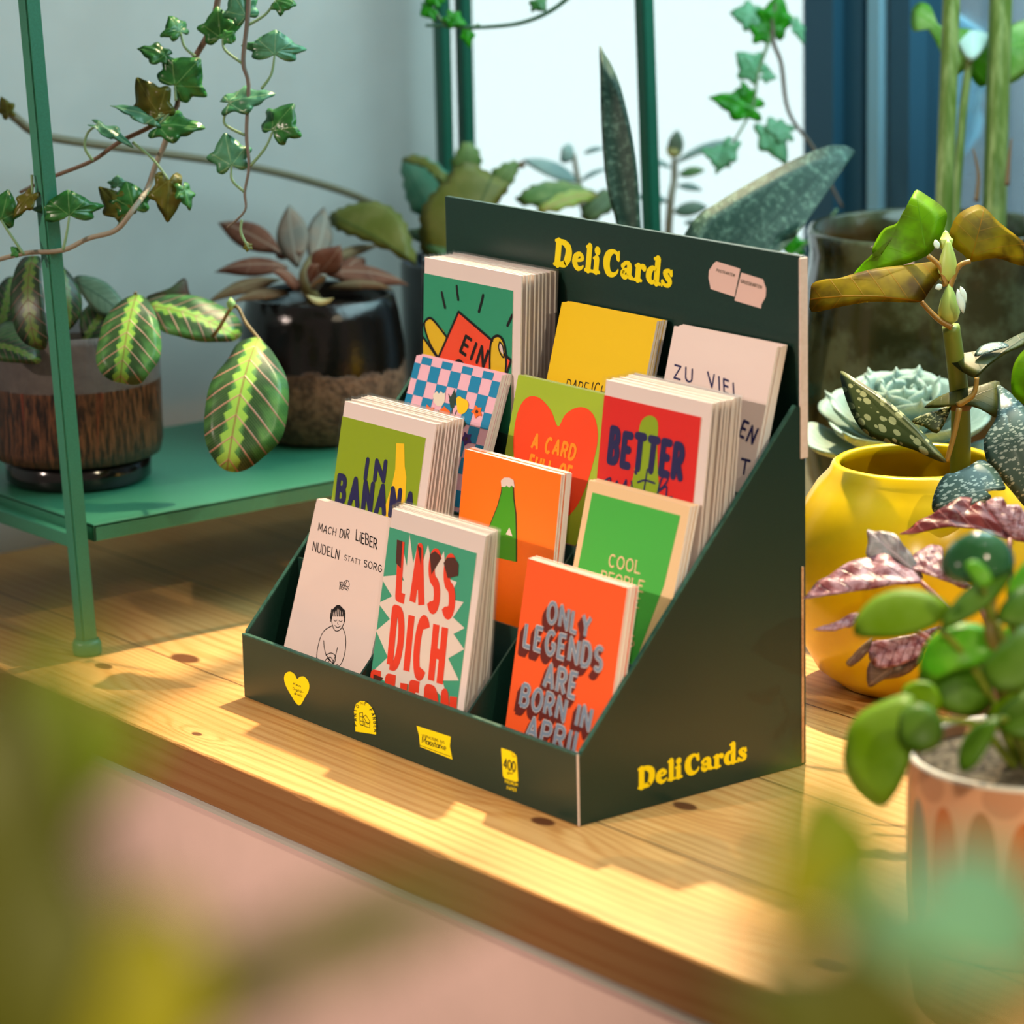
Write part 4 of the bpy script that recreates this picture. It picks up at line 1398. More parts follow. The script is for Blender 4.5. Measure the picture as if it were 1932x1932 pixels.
stem('stem', [c0 + Vector((0.01, 0.01, 0)), at_t(232, 600, t0 + .05), at_t(256, 552, t0)], .0016, .001, M['maroon_stem'], root)
stem('stem', [c0 + Vector((0.015, 0.02, 0)), at_t(250, 610, t0 + .06), at_t(276, 578, t0 + .04)], .0016, .001, M['maroon_stem'], root)
stem('stem', [at_t(300, 600, t0 + .05), at_t(390, 640, t0 + .03), at_t(440, 578, t0 + .01), at_t(466, 612, t0), at_t(512, 668, t0 - .02)], .0016, .0011, M['maroon_stem'], root)
stem('stem', [c0 + Vector((-0.01, -0.02, 0)), at_t(80, 560, t0 + .02), at_t(62, 483, t0)], .0016, .001, M['maroon_stem'], root)
bm = bmesh.new(); lathe(bm, [(0, -.004), (.003, -.001), (.0032, .002), (0, .006)], 12)
o = wpart(build('leaf_bud', bm, plain('pale_green_bud', (150, 190, 110), .5), root, True), root); o.location = at_t(436, 576, t0 + .01) - root.location
M['trans_back'] = M['grey_leaf']

# --- dark two-tone pot with a copper felted succulent
def dip_glaze(name, edge, rough_c1, rough_c2, amp=0.012):
    k = NT(name)
    ob = k.obj(); x, y, z = k.xyz(ob)
    nz = k.noise(ob, 60, 5, 0.65); n2 = k.noise(ob, 240, 4, 0.6)
    e = k.step(k.math('ADD', z, k.math('MULTIPLY', k.math('SUBTRACT', nz, 0.5), amp * 2)), edge - 0.0015, edge + 0.0015)
    clay = k.mix(k.step(k.math('ADD', k.math('MULTIPLY', nz, .6), k.math('MULTIPLY', n2, .4)), 0.4, 0.6), rgb(*rough_c1), rgb(*rough_c2))
    col = k.mix(e, clay, rgb(16, 13, 12))
    rough = k.math('SUBTRACT', 0.75, k.math('MULTIPLY', e, 0.62))
    return k.done(k.principled(col, rough, 0.5, 0.0, k.bump(k.math('MULTIPLY', n2, k.math('SUBTRACT', 1.0, k.math('MULTIPLY', e, .8))), 0.5, 0.003)))


M['dip_pot'] = dip_glaze('black_dipped_clay', 0.060, (74, 48, 34), (128, 92, 70))
root = tag(empty('potted_copper_succulent', (-0.287, 0.268, SZ)), 'copper brown felted succulent in a round pot, black glazed above and rough clay below', 'potted plant')
bm = bmesh.new()
lathe(bm, [(0, 0.0), (0.040, 0.0), (0.050, 0.004), (0.0605, 0.022), (0.0648, 0.048), (0.0640, 0.072), (0.0605, 0.098), (0.0570, 0.112), (0.0545, 0.1135), (0.0530, 0.110), (0.055, 0.095), (0, 0.094)], 64)
pot = build('pot', bm, M['dip_pot'], root, True)
bm = bmesh.new(); lathe(bm, [(0.0545, 0.097), (0.03, 0.102), (0, 0.103)], 32); build('soil', bm, M['soil'], root, True)
cop = leaf_mat('copper_felt_leaf', (128, 84, 66), (150, 118, 100), (104, 64, 50), 3, .4, .02, .05, .85, .08, .15, .3)
gry = leaf_mat('grey_felt_leaf', (128, 124, 114), (160, 150, 136), (148, 128, 112), 3, .4, .02, .05, .9, .08, .1, .3)
olv = leaf_mat('olive_felt_leaf', (112, 96, 70), (134, 116, 88), (110, 84, 62), 3, .4, .02, .05, .9, .08, .1, .3)
t1 = 2.62
for i, (b, tp, w, dt, mt, rx, ry) in enumerate([
    ((530, 478), (411, 420), 44, .05, cop, .5, -.2), ((545, 505), (404, 514), 38, .0, cop, .7, -.2), ((530, 528), (388, 574), 36, -.03, olv, .9, -.3),
    ((562, 505), (545, 386), 50, .05, gry, .1, -.2), ((585, 505), (612, 390), 44, .07, gry, -.1, .3), ((596, 520), (643, 462), 50, -.02, cop, .1, .4),
    ((612, 518), (772, 538), 52, .02, cop, .9, .2), ((618, 545), (742, 546), 26, -.02, olv, 1.0, .2), ((548, 556), (438, 572), 30, -.05, olv, 1.0, 0),
    ((600, 505), (716, 464), 20, .08, olv, .6, .2), ((566, 540), (512, 512), 46, -.04, cop, .8, .2), ((588, 535), (602, 498), 34, -.04, cop, .4, 0),
    ((598, 548), (612, 520), 30, -.05, gry, .5, 0), ((570, 480), (520, 470), 40, .05, cop, .4, 0), ((640, 520), (690, 490), 30, .06, cop, .6, .1)]):
    spx_leaf(root, 'lance', b, tp, w * 1.28, t1 + dt * .3, t1 + dt, mt, rx, ry, cup=.16, bend=.08, thick=.004)
spx_leaf(root, 'oval', (577, 556), (630, 562), 16, t1 - .06, t1 - .07, leaf_mat('pale_felt_leaf', (186, 178, 128), None, (170, 170, 140), rough=.9, trans=.1), .9, 0, cup=.2, bend=-.2, thick=.003)
stem('stem', [Vector((-0.287, 0.268, SZ + .1)), at_t(575, 530, t1), at_t(588, 490, t1 + .02)], .006, .004, M['maroon_stem'], root)

# --- near black pot with broad toothed leaves
root = tag(empty('potted_toothed_kalanchoe', (-0.300, 0.424, SZ)), 'succulent with broad toothed olive leaves in a near black pot, behind the display', 'potted plant')
bm = bmesh.new()
lathe(bm, [(0, 0.0), (0.044, 0.0), (0.052, 0.004), (0.056, 0.03), (0.057, 0.118), (0.0555, 0.121), (0.0535, 0.119), (0.053, 0.105), (0, 0.104)], 56)
build('pot', bm, M['black_glaze'], root, True)
bm = bmesh.new(); lathe(bm, [(0.053, 0.108), (0.03, 0.112), (0, 0.113)], 32); build('soil', bm, M['soil'], root, True)
ol = leaf_mat('olive_toothed_leaf', (112, 116, 38), (86, 100, 34), (132, 130, 62), 4, .6, .015, .04, .5, .3, .35, .2)
tg = leaf_mat('blue_green_toothed_leaf', (84, 152, 124), (70, 132, 104), (120, 170, 140), 4, .6, .015, .04, .5, .3, .35, .2)
gg = leaf_mat('green_toothed_leaf', (96, 134, 62), (62, 104, 52), (140, 160, 90), 4, .6, .015, .04, .5, .3, .35, .2)
t2 = 2.70
for out, b, tp, dt, mt, rx, ry in [
    ([(622, 405), (640, 396), (670, 388), (712, 385), (750, 404), (770, 430), (780, 468), (785, 500), (740, 482), (690, 462), (650, 445), (628, 428)], (788, 500), (622, 408), -.05, ol, .5, -.3),
    ([(800, 482), (792, 440), (795, 400), (812, 370), (842, 340), (858, 315), (890, 306), (920, 325), (950, 340), (962, 348), (948, 372), (915, 410), (890, 470), (850, 520)], (840, 520), (930, 330), -.02, ol, .1, .1),
    ([(757, 303), (785, 293), (815, 303), (842, 325), (832, 352), (812, 395), (784, 404), (770, 375), (764, 340)], (812, 400), (765, 300), .06, tg, .2, -.4),
    ([(757, 304), (780, 294), (815, 310), (842, 332), (838, 350), (815, 330), (785, 312)], (842, 345), (757, 304), .03, ol, .6, -.3),
    ([(850, 312), (862, 285), (880, 267), (903, 284), (908, 312), (890, 325), (862, 322)], (878, 325), (882, 268), .08, gg, .1, .2),
    ([(925, 328), (950, 310), (975, 305), (975, 325), (962, 350), (940, 352)], (935, 352), (978, 306), .06, gg, .2, .2),
    ([(968, 308), (985, 306), (992, 312), (975, 320)], (968, 318), (992, 312), .07, olv, .2, .2),
    ([(973, 378), (988, 362), (1012, 352), (1060, 349), (1105, 360), (1132, 370), (1092, 388), (1045, 398), (1000, 392)], (985, 395), (1132, 370), .05, gg, .7, .3),
    ([(1010, 400), (1050, 376), (1090, 366), (1130, 369), (1095, 392), (1050, 404)], (1015, 404), (1130, 369), .0, leaf_mat('lime_toothed_leaf', (164, 178, 60), (190, 160, 90), (190, 200, 110), 4, .5, .02, .05, .5, .35), .8, .3),
    ([(1095, 402), (1110, 374), (1150, 358), (1166, 384), (1135, 410), (1110, 420)], (1100, 415), (1158, 362), .07, leaf_mat('dark_toothed_leaf', (82, 104, 62), (66, 88, 52), (110, 130, 80), 4, .5, .02, .05, .5, .3), .4, .2),
    ([(770, 440), (795, 432), (825, 452), (845, 478), (846, 500), (815, 482)], (850, 500), (768, 438), -.03, leaf_mat('deep_green_toothed_leaf', (46, 84, 40), (30, 62, 30), (90, 120, 60), 4, .5, .02, .05, .5, .2), .6, -.2)]:
    wpart(leaf_px('leaf', toothed(out, 3, 3.2), b, tp, t2 + dt, mt, root, rx=rx, ry=ry, cup=.12, bend=.10, thick=.003, smooth=1), root)
stem('stem', [Vector((-0.300, 0.424, SZ + .1)), at_t(850, 520, t2), at_t(850, 470, t2 + .01)], .006, .004, M['maroon_stem'], root)

# --- two sword leaves behind the display
root = tag(empty('snake_plant', (-0.030, 0.400, 0)), 'snake plant with two stiff dark grey green sword leaves behind the card display', 'potted plant')
bm = bmesh.new()
lathe(bm, [(0, 0), (0.04, 0), (0.046, 0.005), (0.052, 0.09), (0.0505, 0.092), (0.048, 0.09), (0.047, 0.075), (0, 0.075)], 40)
build('pot', bm, plain('terracotta', (150, 92, 64), .8, .2), root, True)
bm = bmesh.new(); lathe(bm, [(0.047, 0.078), (0.02, 0.081), (0, 0.081)], 24); build('soil', bm, M['soil'], root, True)


def sword_mat():
    k = NT('sword_leaf')
    u, v, _ = k.xyz(k.uv())
    cv = k.n('ShaderNodeCombineXYZ'); k.put(cv.inputs[0], k.math('MULTIPLY', u, 30.0)); k.put(cv.inputs[1], k.math('MULTIPLY', v, 26.0))
    n1 = k.noise(cv.outputs[0], 1.4, 4, .6)
    col = k.mix(k.step(n1, .45, .68), rgb(36, 66, 56), rgb(84, 114, 100))
    band = k.noise(k.scale(k.uv(), (3, 40, 1)), 1.0, 2, .5)
    col = k.mix(k.math('MULTIPLY', k.step(band, .45, .62), .7), col, rgb(28, 56, 48))
    return leaf_shader(k, col, .5, .05, None, .25, k.bump(n1, .2, .002))


sw = sword_mat()
px_leaf(root, [(1131, 88), (1140, 100), (1156, 125), (1175, 170), (1195, 250), (1207, 330), (1212, 423), (1220, 560), (1232, 660), (1222, 690), (1205, 660), (1180, 540), (1165, 425), (1152, 375), (1143, 320), (1136, 230), (1133, 150)], (1225, 690), (1131, 88), 2.50, sw, rx=0.0, ry=-.15, cup=-1.4, bend=.02, thick=.003, rings=5, centre=(.55, 0))
px_leaf(root, [(1613, 288), (1600, 277), (1582, 275), (1558, 279), (1500, 305), (1420, 350), (1340, 400), (1290, 440), (1255, 520), (1230, 600), (1218, 680), (1250, 690), (1290, 590), (1340, 500), (1385, 452), (1442, 423), (1500, 385), (1550, 335), (1582, 303)], (1232, 690), (1613, 288), 2.50, sw, rx=0.25, ry=.2, cup=-.25, bend=.06, thick=.003, rings=5, centre=(.62, -.05))

# --- thin grey leaved plant at the window, out of focus
root = tag(empty('grey_leaved_shrub', (-0.33, 0.645, 0)), 'spindly plant with small pale grey leaves on the bench close to the bright window', 'potted plant')
bm = bmesh.new()
lathe(bm, [(0, 0), (0.036, 0), (0.04, 0.005), (0.044, 0.075), (0.042, 0.077), (0.04, 0.074), (0.04, 0.062), (0, 0.062)], 36)
build('pot', bm, plain('terracotta', (150, 92, 64), .8, .2), root, True)
bm = bmesh.new(); lathe(bm, [(0.040, 0.064), (0.02, 0.067), (0, 0.067)], 24); build('soil', bm, M['soil'], root, True)
pale = leaf_mat('pale_grey_leaf', (148, 176, 172), (170, 196, 190), (180, 200, 190), 4, .6, .02, .05, .6, .3)
ppin = plain('pale_pink_stem', (150, 142, 122), .6)
t3 = 2.84
stem('stem', [Vector((-.33, .645, .06)), at_t(1262, 420, t3), at_t(1272, 340, t3), at_t(1272, 300, t3)], .004, .0025, ppin, root)
stem('stem', [Vector((-.33, .645, .06)), at_t(1110, 420, t3), at_t(1092, 345, t3), at_t(1082, 290, t3)], .0035, .002, ppin, root)
for b, tp, w, mt, rx in [((1092, 345), (985, 302), 34, pale, .5), ((1082, 300), (1060, 278), 40, pale, .4), ((1092, 345), (1148, 318), 16, pale, .8), ((1100, 290), (1140, 280), 14, pale, .6),
                         ((1272, 300), (1278, 245), 30, leaf_mat('grey_green_leaf', (112, 140, 120), None, (150, 170, 150), 4), .2), ((1272, 310), (1392, 264), 22, pale, .7), ((1268, 318), (1210, 300), 18, pale, .7),
                         ((1280, 330), (1330, 322), 24, leaf_mat('mid_green_leaf', (92, 150, 88), None, (140, 180, 120), 4), .6), ((1270, 400), (1335, 392), 34, M.setdefault('sage', leaf_mat('sage_leaf', (108, 146, 124), None, (150, 170, 150), 4)), .6),
                         ((1260, 380), (1200, 372), 26, pale, .6), ((1278, 350), (1325, 360), 18, pale, .6), ((1290, 420), (1330, 425), 16, pale, .5)]:
    spx_leaf(root, 'oval', b, tp, w, t3, t3 - .01, mt, rx, 0, cup=.2, bend=.1, thick=.001)
bm = bmesh.new(); bmesh.ops.create_icosphere(bm, subdivisions=2, radius=.007)
o = wpart(build('flower_bud', bm, plain('cream_bud', (206, 206, 140), .6), root, True), root); o.location = at_t(1272, 283, t3) - root.location

# ================================================================== ivy
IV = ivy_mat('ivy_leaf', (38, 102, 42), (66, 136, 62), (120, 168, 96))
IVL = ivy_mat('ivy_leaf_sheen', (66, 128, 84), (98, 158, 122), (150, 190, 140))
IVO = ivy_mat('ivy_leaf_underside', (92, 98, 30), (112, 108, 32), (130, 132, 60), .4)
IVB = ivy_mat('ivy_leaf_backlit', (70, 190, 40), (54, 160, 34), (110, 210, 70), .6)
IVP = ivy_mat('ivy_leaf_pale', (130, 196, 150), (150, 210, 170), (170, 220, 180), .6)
ST = plain('ivy_woody_stem', (104, 78, 60), .6)
STG = plain('ivy_green_stem', (110, 138, 92), .6)


def ivy_leaf(root, b, tp, wpx, t, m, rx=.3, ry=0.0, pet=None, bend=.06, cup=.10, dt=0.0):
    B, T = at_t(b[0], b[1], t), at_t(tip_(tp)[0], tip_(tp)[1], t + dt)
    N = face_cam(B, rx, ry)
    w = (wpx / FPX * t) / (T - B).length / 1.0
    o = wpart(leaf_mesh('leaf', shape('ivy', w), B, T, N, m, root, cup=cup, bend=bend, centre=(.16, 0), wave=.035, smooth=3), root)
    if pet:
        stem('petiole', [at_t(p[0], p[1], t) for p in pet] + [B], .0011, .0008, STG, root, 6)
    return o


def tip_(p): return p


root = tag(empty('ivy_vine', tuple(at_t(345, -40, 2.36))), 'long branching ivy vine trailing across the white wall and in front of the stand leg', 'ivy')
tv = 2.36
stem('stem', [at_t(x, y, tv) for x, y in ((418, -40), (405, 30), (390, 70), (368, 108), (340, 160), (330, 208), (282, 240), (225, 268), (175, 303), (103, 332))] + [at_t(x, y, 2.42) for x, y in ((72, 346), (38, 363))], .0024, .0012, ST, root)
stem('stem', [at_t(x, y, tv) for x, y in ((330, 208), (312, 268), (295, 308), (278, 356))] + [at_t(x, y, 2.33) for x, y in ((252, 394), (219, 434), (166, 450), (119, 472), (53, 477), (0, 489), (-30, 500))], .0022, .0016, plain('ivy_grey_stem', (136, 124, 104), .6), root)
for args in [
    ((341, 62), (318, 30), 66, IV, .9, .2, [(368, 106), (348, 88)]), ((416, 71), (410, 12), 74, IV, .3, .0, [(392, 75)]),
    ((312, 105), (258, 92), 46, IV, .6, -.2, [(338, 130)]), ((330, 162), (378, 110), 100, IV, .2, .2, [(332, 190)]), ((300, 215), (258, 146), 78, IVO, .0, -.3, [(320, 208)]),
    ((298, 238), (388, 242), 66, IV, .6, .1, [(318, 214)]), ((292, 226), (206, 200), 40, IVL, .8, -.3, [(318, 212)]), ((184, 236), (252, 280), 34, IVL, .8, .2, [(175, 303), (160, 278), (166, 250)]),
    ((252, 394), (238, 342), 80, IV, .4, .1, [(262, 380)]), ((236, 402), (186, 352), 54, IVO, .2, -.3, [(219, 434)]), ((222, 352), (222, 330), 34, IVL, .5, 0, None),
    ((318, 340), (316, 420), 66, IVO, -.1, .1, [(250, 268), (288, 300)]), ((345, 352), (358, 398), 40, IV, .3, .6, None)]:
    b, tp, w, m, rx, ry, pet = args
    ivy_leaf(root, b, tp, w, tv - .01, m, rx, ry, pet)
for args in [((131, 407), (128, 358), 118, IV, .5, .0, [(119, 472), (126, 440)]), ((2, 415), (16, 357), 66, IV, .3, .2, [(45, 480), (18, 440)]),
             ((61, 366), (25, 412), 34, IVO, .3, -.2, [(60, 330)]), ((35, 478), (20, 466), 24, IV, .6, 0, None)]:
    b, tp, w, m, rx, ry, pet = args
    ivy_leaf(root, b, tp, w, 2.32, m, rx, ry, pet)
ivy_leaf(root, (16, 216), (2, 182), 32, 2.46, IVO, .3, -.3, None)

root = tag(empty('ivy_vine', tuple(at_t(460, -40, 2.34))), 'thin ivy vine hanging straight down in front of the wall, above the copper succulent', 'ivy')
tw = 2.34
stem('stem', [at_t(x, y, tw) for x, y in ((470, -40), (467, 36), (459, 116), (469, 160), (465, 252), (470, 312), (462, 362), (462, 398), (428, 430))], .0019, .0007, plain('ivy_brown_stem', (98, 84, 70), .6), root)
for b, tp, w, m, rx, ry, pet in [
    ((464, 30), (436, -18), 66, IVL, .3, 0, None), ((520, 2), (560, 10), 48, IV, .5, 0, [(467, 48), (500, 28)]), ((518, 104), (520, 56), 108, IVL, .8, .1, [(493, 168), (512, 140)]),
    ((432, 195), (520, 178), 62, IVL, .7, .0, [(462, 255), (425, 235), (426, 210)]), ((515, 247), (556, 196), 92, IV, 1.0, .3, [(472, 313), (500, 280)]), ((437, 312), (424, 250), 76, IVL, .3, -.1, [(461, 362), (438, 340)]),
    ((420, 74), (445, 60), 30, IV, .5, 0, [(458, 120), (425, 95)]), ((470, 470), (462, 455), 18, IVO, .5, 0, [(456, 415), (455, 440)])]:
    ivy_leaf(root, b, tp, w, tw, m, rx, ry, pet)

root = tag(empty('trailing_stem', tuple(at_t(0, 200, 2.55))), 'bare brown green runner arching along the white wall behind the ivy', 'plant stem')
stem('runner', [at_x(x, y, -.40) for x, y in ((-40, 180), (20, 215), (62, 248), (110, 262), (250, 282), (420, 306), (520, 325), (620, 352), (690, 378), (740, 410))], .0036, .0030, plain('runner_brown', (112, 104, 78), .6), root)

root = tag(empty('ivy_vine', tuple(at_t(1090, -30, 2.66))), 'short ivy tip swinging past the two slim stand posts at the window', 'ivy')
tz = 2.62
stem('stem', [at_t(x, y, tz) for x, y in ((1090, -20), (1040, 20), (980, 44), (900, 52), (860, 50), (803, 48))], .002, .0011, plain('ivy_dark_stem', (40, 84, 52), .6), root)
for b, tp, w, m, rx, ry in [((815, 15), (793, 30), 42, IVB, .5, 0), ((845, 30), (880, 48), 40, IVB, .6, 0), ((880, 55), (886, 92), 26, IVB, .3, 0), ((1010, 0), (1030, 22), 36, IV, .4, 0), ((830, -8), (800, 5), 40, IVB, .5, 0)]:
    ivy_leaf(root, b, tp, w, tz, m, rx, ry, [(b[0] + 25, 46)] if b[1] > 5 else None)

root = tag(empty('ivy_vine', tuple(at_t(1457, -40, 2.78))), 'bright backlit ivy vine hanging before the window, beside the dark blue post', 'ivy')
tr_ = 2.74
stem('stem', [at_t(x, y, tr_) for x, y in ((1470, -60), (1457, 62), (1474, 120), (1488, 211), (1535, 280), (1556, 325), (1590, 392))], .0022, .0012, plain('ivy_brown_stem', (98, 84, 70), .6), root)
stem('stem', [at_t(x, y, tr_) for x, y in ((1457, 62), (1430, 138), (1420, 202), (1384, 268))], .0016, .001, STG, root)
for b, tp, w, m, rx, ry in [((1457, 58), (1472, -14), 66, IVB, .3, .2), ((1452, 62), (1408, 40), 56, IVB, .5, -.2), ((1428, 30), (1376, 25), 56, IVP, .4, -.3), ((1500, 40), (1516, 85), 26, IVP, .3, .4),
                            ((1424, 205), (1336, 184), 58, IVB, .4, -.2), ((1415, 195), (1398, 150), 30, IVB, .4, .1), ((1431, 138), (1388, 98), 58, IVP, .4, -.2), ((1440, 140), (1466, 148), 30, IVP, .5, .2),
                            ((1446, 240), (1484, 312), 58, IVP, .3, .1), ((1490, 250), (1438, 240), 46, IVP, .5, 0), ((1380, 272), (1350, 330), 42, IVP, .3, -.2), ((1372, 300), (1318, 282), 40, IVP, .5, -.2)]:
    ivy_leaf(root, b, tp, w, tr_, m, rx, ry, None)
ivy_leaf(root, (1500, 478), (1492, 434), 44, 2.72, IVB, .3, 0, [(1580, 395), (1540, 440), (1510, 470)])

# ================================================================== plants on the right
# --- big glazed planter by the window
k = NT('mottled_green_glaze')
ob = k.obj(); n1 = k.noise(ob, 26, 5, .65); n2 = k.noise(ob, 9, 3, .5); x, y, z = k.xyz(ob)
col = k.mix(k.step(n1, .4, .62), rgb(48, 46, 20), rgb(76, 82, 56))
col = k.mix(k.math('MULTIPLY', k.step(n2, .5, .66), .6), col, rgb(98, 58, 26))
M['mottle'] = k.done(k.principled(col, k.math('ADD', k.math('MULTIPLY', n1, .14), .05), .45, 0, k.bump(n2, .06, .003)))
bigc = at_t(1755, 425, 2.6)
zr = bigc.z
root = tag(empty('planter', (bigc.x, bigc.y, 0)), 'large mottled dark green glazed planter with thick stalks, in front of the window post', 'potted plant')
bm = bmesh.new()
lathe(bm, [(0, 0), (.062, 0), (.072, .006), (.094, .06), (.104, .115), (.1045, .15), (.099, .195), (.0925, .222), (.0915, .235), (.0935, zr - .004), (.092, zr), (.0875, zr - .001), (.0865, zr - .02), (.088, .2), (0, .195)], 72)
build('pot', bm, M['mottle'], root, True)
stk_t = 2.45
while stk_t < 2.6:                                     # walk along the sight line until it meets the pot wall
    q = at_t(1692, 507, stk_t)
    if math.hypot(q.x - bigc.x, q.y - bigc.y) < .0930: break
    stk_t += .0005
sa = math.atan2(q.y - bigc.y, q.x - bigc.x)
bm = bmesh.new()
box(bm, -.013, .013, -.0004, .0002, -.0065, .0065, 0)
for bi, bw in enumerate((1, 2, 1, 1, 3, 1, 2, 1, 1, 2, 1, 3, 1, 2)):
    box(bm, -.011 + bi * .0016, -.011 + bi * .0016 + bw * .0004, -.0006, -.0004, -.005, .003, 1)
o = build('price_sticker', bm, [plain('sticker_paper', (216, 184, 172), .6), M['ink_black']], root)
o.location = q - root.location; o.rotation_euler = (0, 0, sa + math.pi / 2)
bm = bmesh.new(); lathe(bm, [(.0878, .205), (.04, .21), (0, .211)], 40); build('soil', bm, M['soil'], root, True)
k = NT('striped_green_stalk')
ob = k.obj(); nz = k.noise(k.scale(ob, (120, 120, 2)), 1, 3, .6)
M['stalk'] = k.done(k.principled(k.mix(k.step(nz, .4, .65), rgb(88, 112, 34), rgb(136, 152, 84)), .45, .4))
stem('stalk', [at_t(1776, 520, 2.6), at_t(1781, 400, 2.6), at_t(1788, 200, 2.6), at_t(1797, -60, 2.6)], .0072, .0066, M['stalk'], root, 16)
stem('stalk', [at_t(1872, 520, 2.62), at_t(1876, 400, 2.62), at_t(1882, 200, 2.62), at_t(1890, -60, 2.62)], .0098, .0088, M['stalk'], root, 16)
stem('stalk', [at_t(1800, 470, 2.63), at_t(1806, 350, 2.63), at_t(1818, 200, 2.63), at_t(1832, 95, 2.63)], .0038, .003, M['stalk'], root, 10)
for q in ([(1842, 380), (1846, 330), (1836, 280)], [(1900, 350), (1904, 300), (1908, 262)]):
    stem('dry_sheath', [at_t(a_, b_, 2.60) for a_, b_ in q], .0022, .0006, plain('dry_sheath', (120, 92, 60), .7), root, 6)
bl = leaf_mat('backlit_arrow_leaf', (120, 184, 52), (150, 204, 84), (190, 220, 140), 5, .6, .02, .06, .35, .6)
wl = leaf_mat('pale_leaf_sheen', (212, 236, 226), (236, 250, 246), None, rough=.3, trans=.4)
px_leaf(root, [(1832, 112), (1800, 138), (1776, 105), (1750, 62), (1722, 60), (1720, 20), (1735, 2), (1755, 12), (1768, 50), (1800, 66), (1838, 58)], (1832, 108), (1722, 20), 2.63, bl, rx=.5, bend=.1, cup=.2)
px_leaf(root, [(1830, 112), (1860, 70), (1890, 60), (1932, 30), (1960, 50), (1960, 110), (1932, 140), (1900, 155), (1872, 150), (1850, 158), (1832, 140)], (1832, 110), (1960, 80), 2.64, bl, rx=.4, bend=.1, cup=.2)
px_leaf(root, [(1802, 62), (1830, 56), (1868, 60), (1862, 88), (1842, 112), (1826, 114), (1810, 92)], (1834, 114), (1836, 56), 2.62, wl, rx=.7, bend=.1, cup=.2)

# --- echeveria rosette in a white pot
ec = at_t(1700, 815, 2.42)
root = tag(empty('echeveria', (ec.x, ec.y, 0)), 'pale blue grey echeveria rosette in a white pot, behind the yellow vase', 'potted plant')
bm = bmesh.new(); hz = ec.z - .022
lathe(bm, [(0, 0), (.036, 0), (.039, .004), (.047, hz - .004), (.046, hz), (.043, hz - .002), (.042, hz - .02), (0, hz - .02)], 40)
build('pot', bm, plain('white_pot', (230, 232, 226), .4, .5), root, True)
bm = bmesh.new(); lathe(bm, [(.042, hz - .014), (0, hz - .01)], 24); build('soil', bm, M['soil'], root, True)
ecm = leaf_mat('echeveria_leaf', (146, 172, 160), (164, 186, 176), None, rough=.6, trans=.12)
ecs = [(0.0, 0.0), (0.05, .13), (0.3, .25), (0.55, .40), (0.78, .42), (0.92, .25), (0.965, .06), (1.04, 0.0), (0.965, -.06), (0.92, -.25), (0.78, -.42), (0.55, -.40), (0.3, -.25), (0.05, -.13)]
cb = Vector((ec.x, ec.y, hz + .004))
ax_ = Vector((.16, -.12, 1)).normalized()
sx_ = ax_.orthogonal().normalized(); sy_ = ax_.cross(sx_)
gold, i = math.radians(137.5), 0
for i in range(27):
    f = i / 26.0                                     # 0 heart of the rosette, 1 outermost
    ln = .026 + .044 * f ** .8
    el = math.radians(80 - 66 * f)
    a_ = i * gold
    d = sx_ * math.cos(a_) + sy_ * math.sin(a_)
    dirv = d * math.cos(el) + ax_ * math.sin(el)
    Bp = cb + ax_ * (.030 * (1 - f)) + d * (.003 + .006 * f)
    Np = (ax_ * math.cos(el) - d * math.sin(el)).normalized()
    wpart(leaf_mesh('leaf', ecs, Bp, Bp + dirv * ln, Np, ecm, root, cup=-.16, bend=-.07, thick=.0042, rings=4, centre=(.6, 0), smooth=3), root)

# --- round yellow vase with the spotted begonia
vc = Vector((.275, .358, 0))
root = tag(empty('begonia_vase', vc), 'round glossy yellow vase holding a tall spotted leaf begonia, behind the display', 'potted plant')
prof = [(0, 0), (.044, 0), (.050, .002), (.066, .014), (.079, .038), (.0855, .070), (.0845, .095), (.0775, .120), (.066, .138), (.0575, .147), (.0555, .152), (.0525, .154), (.050, .152), (.0515, .146), (.060, .136), (.070, .118), (.076, .095), (.070, .085), (0, .082)]
bm = bmesh.new(); lathe(bm, [(r, z) for r, z in prof], 80)
M['yellow_glaze'] = grainy('yellow_glaze', (234, 196, 2), (224, 184, 2), 14, .22, .5)
build('vase', bm, M['yellow_glaze'], root, True)
bm = bmesh.new(); lathe(bm, [(.070, .100), (.03, .104), (0, .105)], 40); build('soil', bm, M['soil'], root, True)
bst = plain('begonia_stem', (118, 134, 46), .4)
stem('stem', [at_t(1806, 960, 2.27), at_t(1812, 870, 2.26), at_t(1812, 770, 2.25), at_t(1804, 690, 2.24), at_t(1794, 615, 2.23)], .0072, .0058, bst, root, 14)
bm = bmesh.new(); lathe(bm, [(.0072, 0), (.0082, .003), (.0072, .006)], 16)
o = wpart(build('stem_joint', bm, plain('begonia_joint', (122, 88, 36), .5), root, True), root); o.location = at_t(1811, 772, 2.25) - root.location
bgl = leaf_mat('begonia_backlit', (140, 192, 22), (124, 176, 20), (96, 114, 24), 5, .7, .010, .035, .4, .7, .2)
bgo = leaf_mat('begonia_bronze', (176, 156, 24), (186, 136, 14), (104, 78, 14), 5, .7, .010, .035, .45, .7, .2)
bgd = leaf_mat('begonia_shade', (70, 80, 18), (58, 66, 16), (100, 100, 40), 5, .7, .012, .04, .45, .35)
px_leaf(root, [(1730, 358), (1750, 370), (1783, 395), (1786, 418), (1774, 452), (1750, 482), (1700, 498), (1640, 508), (1602, 520), (1583, 528), (1588, 508), (1604, 490), (1630, 482), (1652, 484), (1640, 466), (1652, 444), (1668, 428), (1692, 422), (1704, 402), (1716, 385), (1722, 368)], (1749, 482), (1728, 358), 2.22, bgl, rx=.35, ry=-.2, bend=.06, cup=.1, smooth=3)
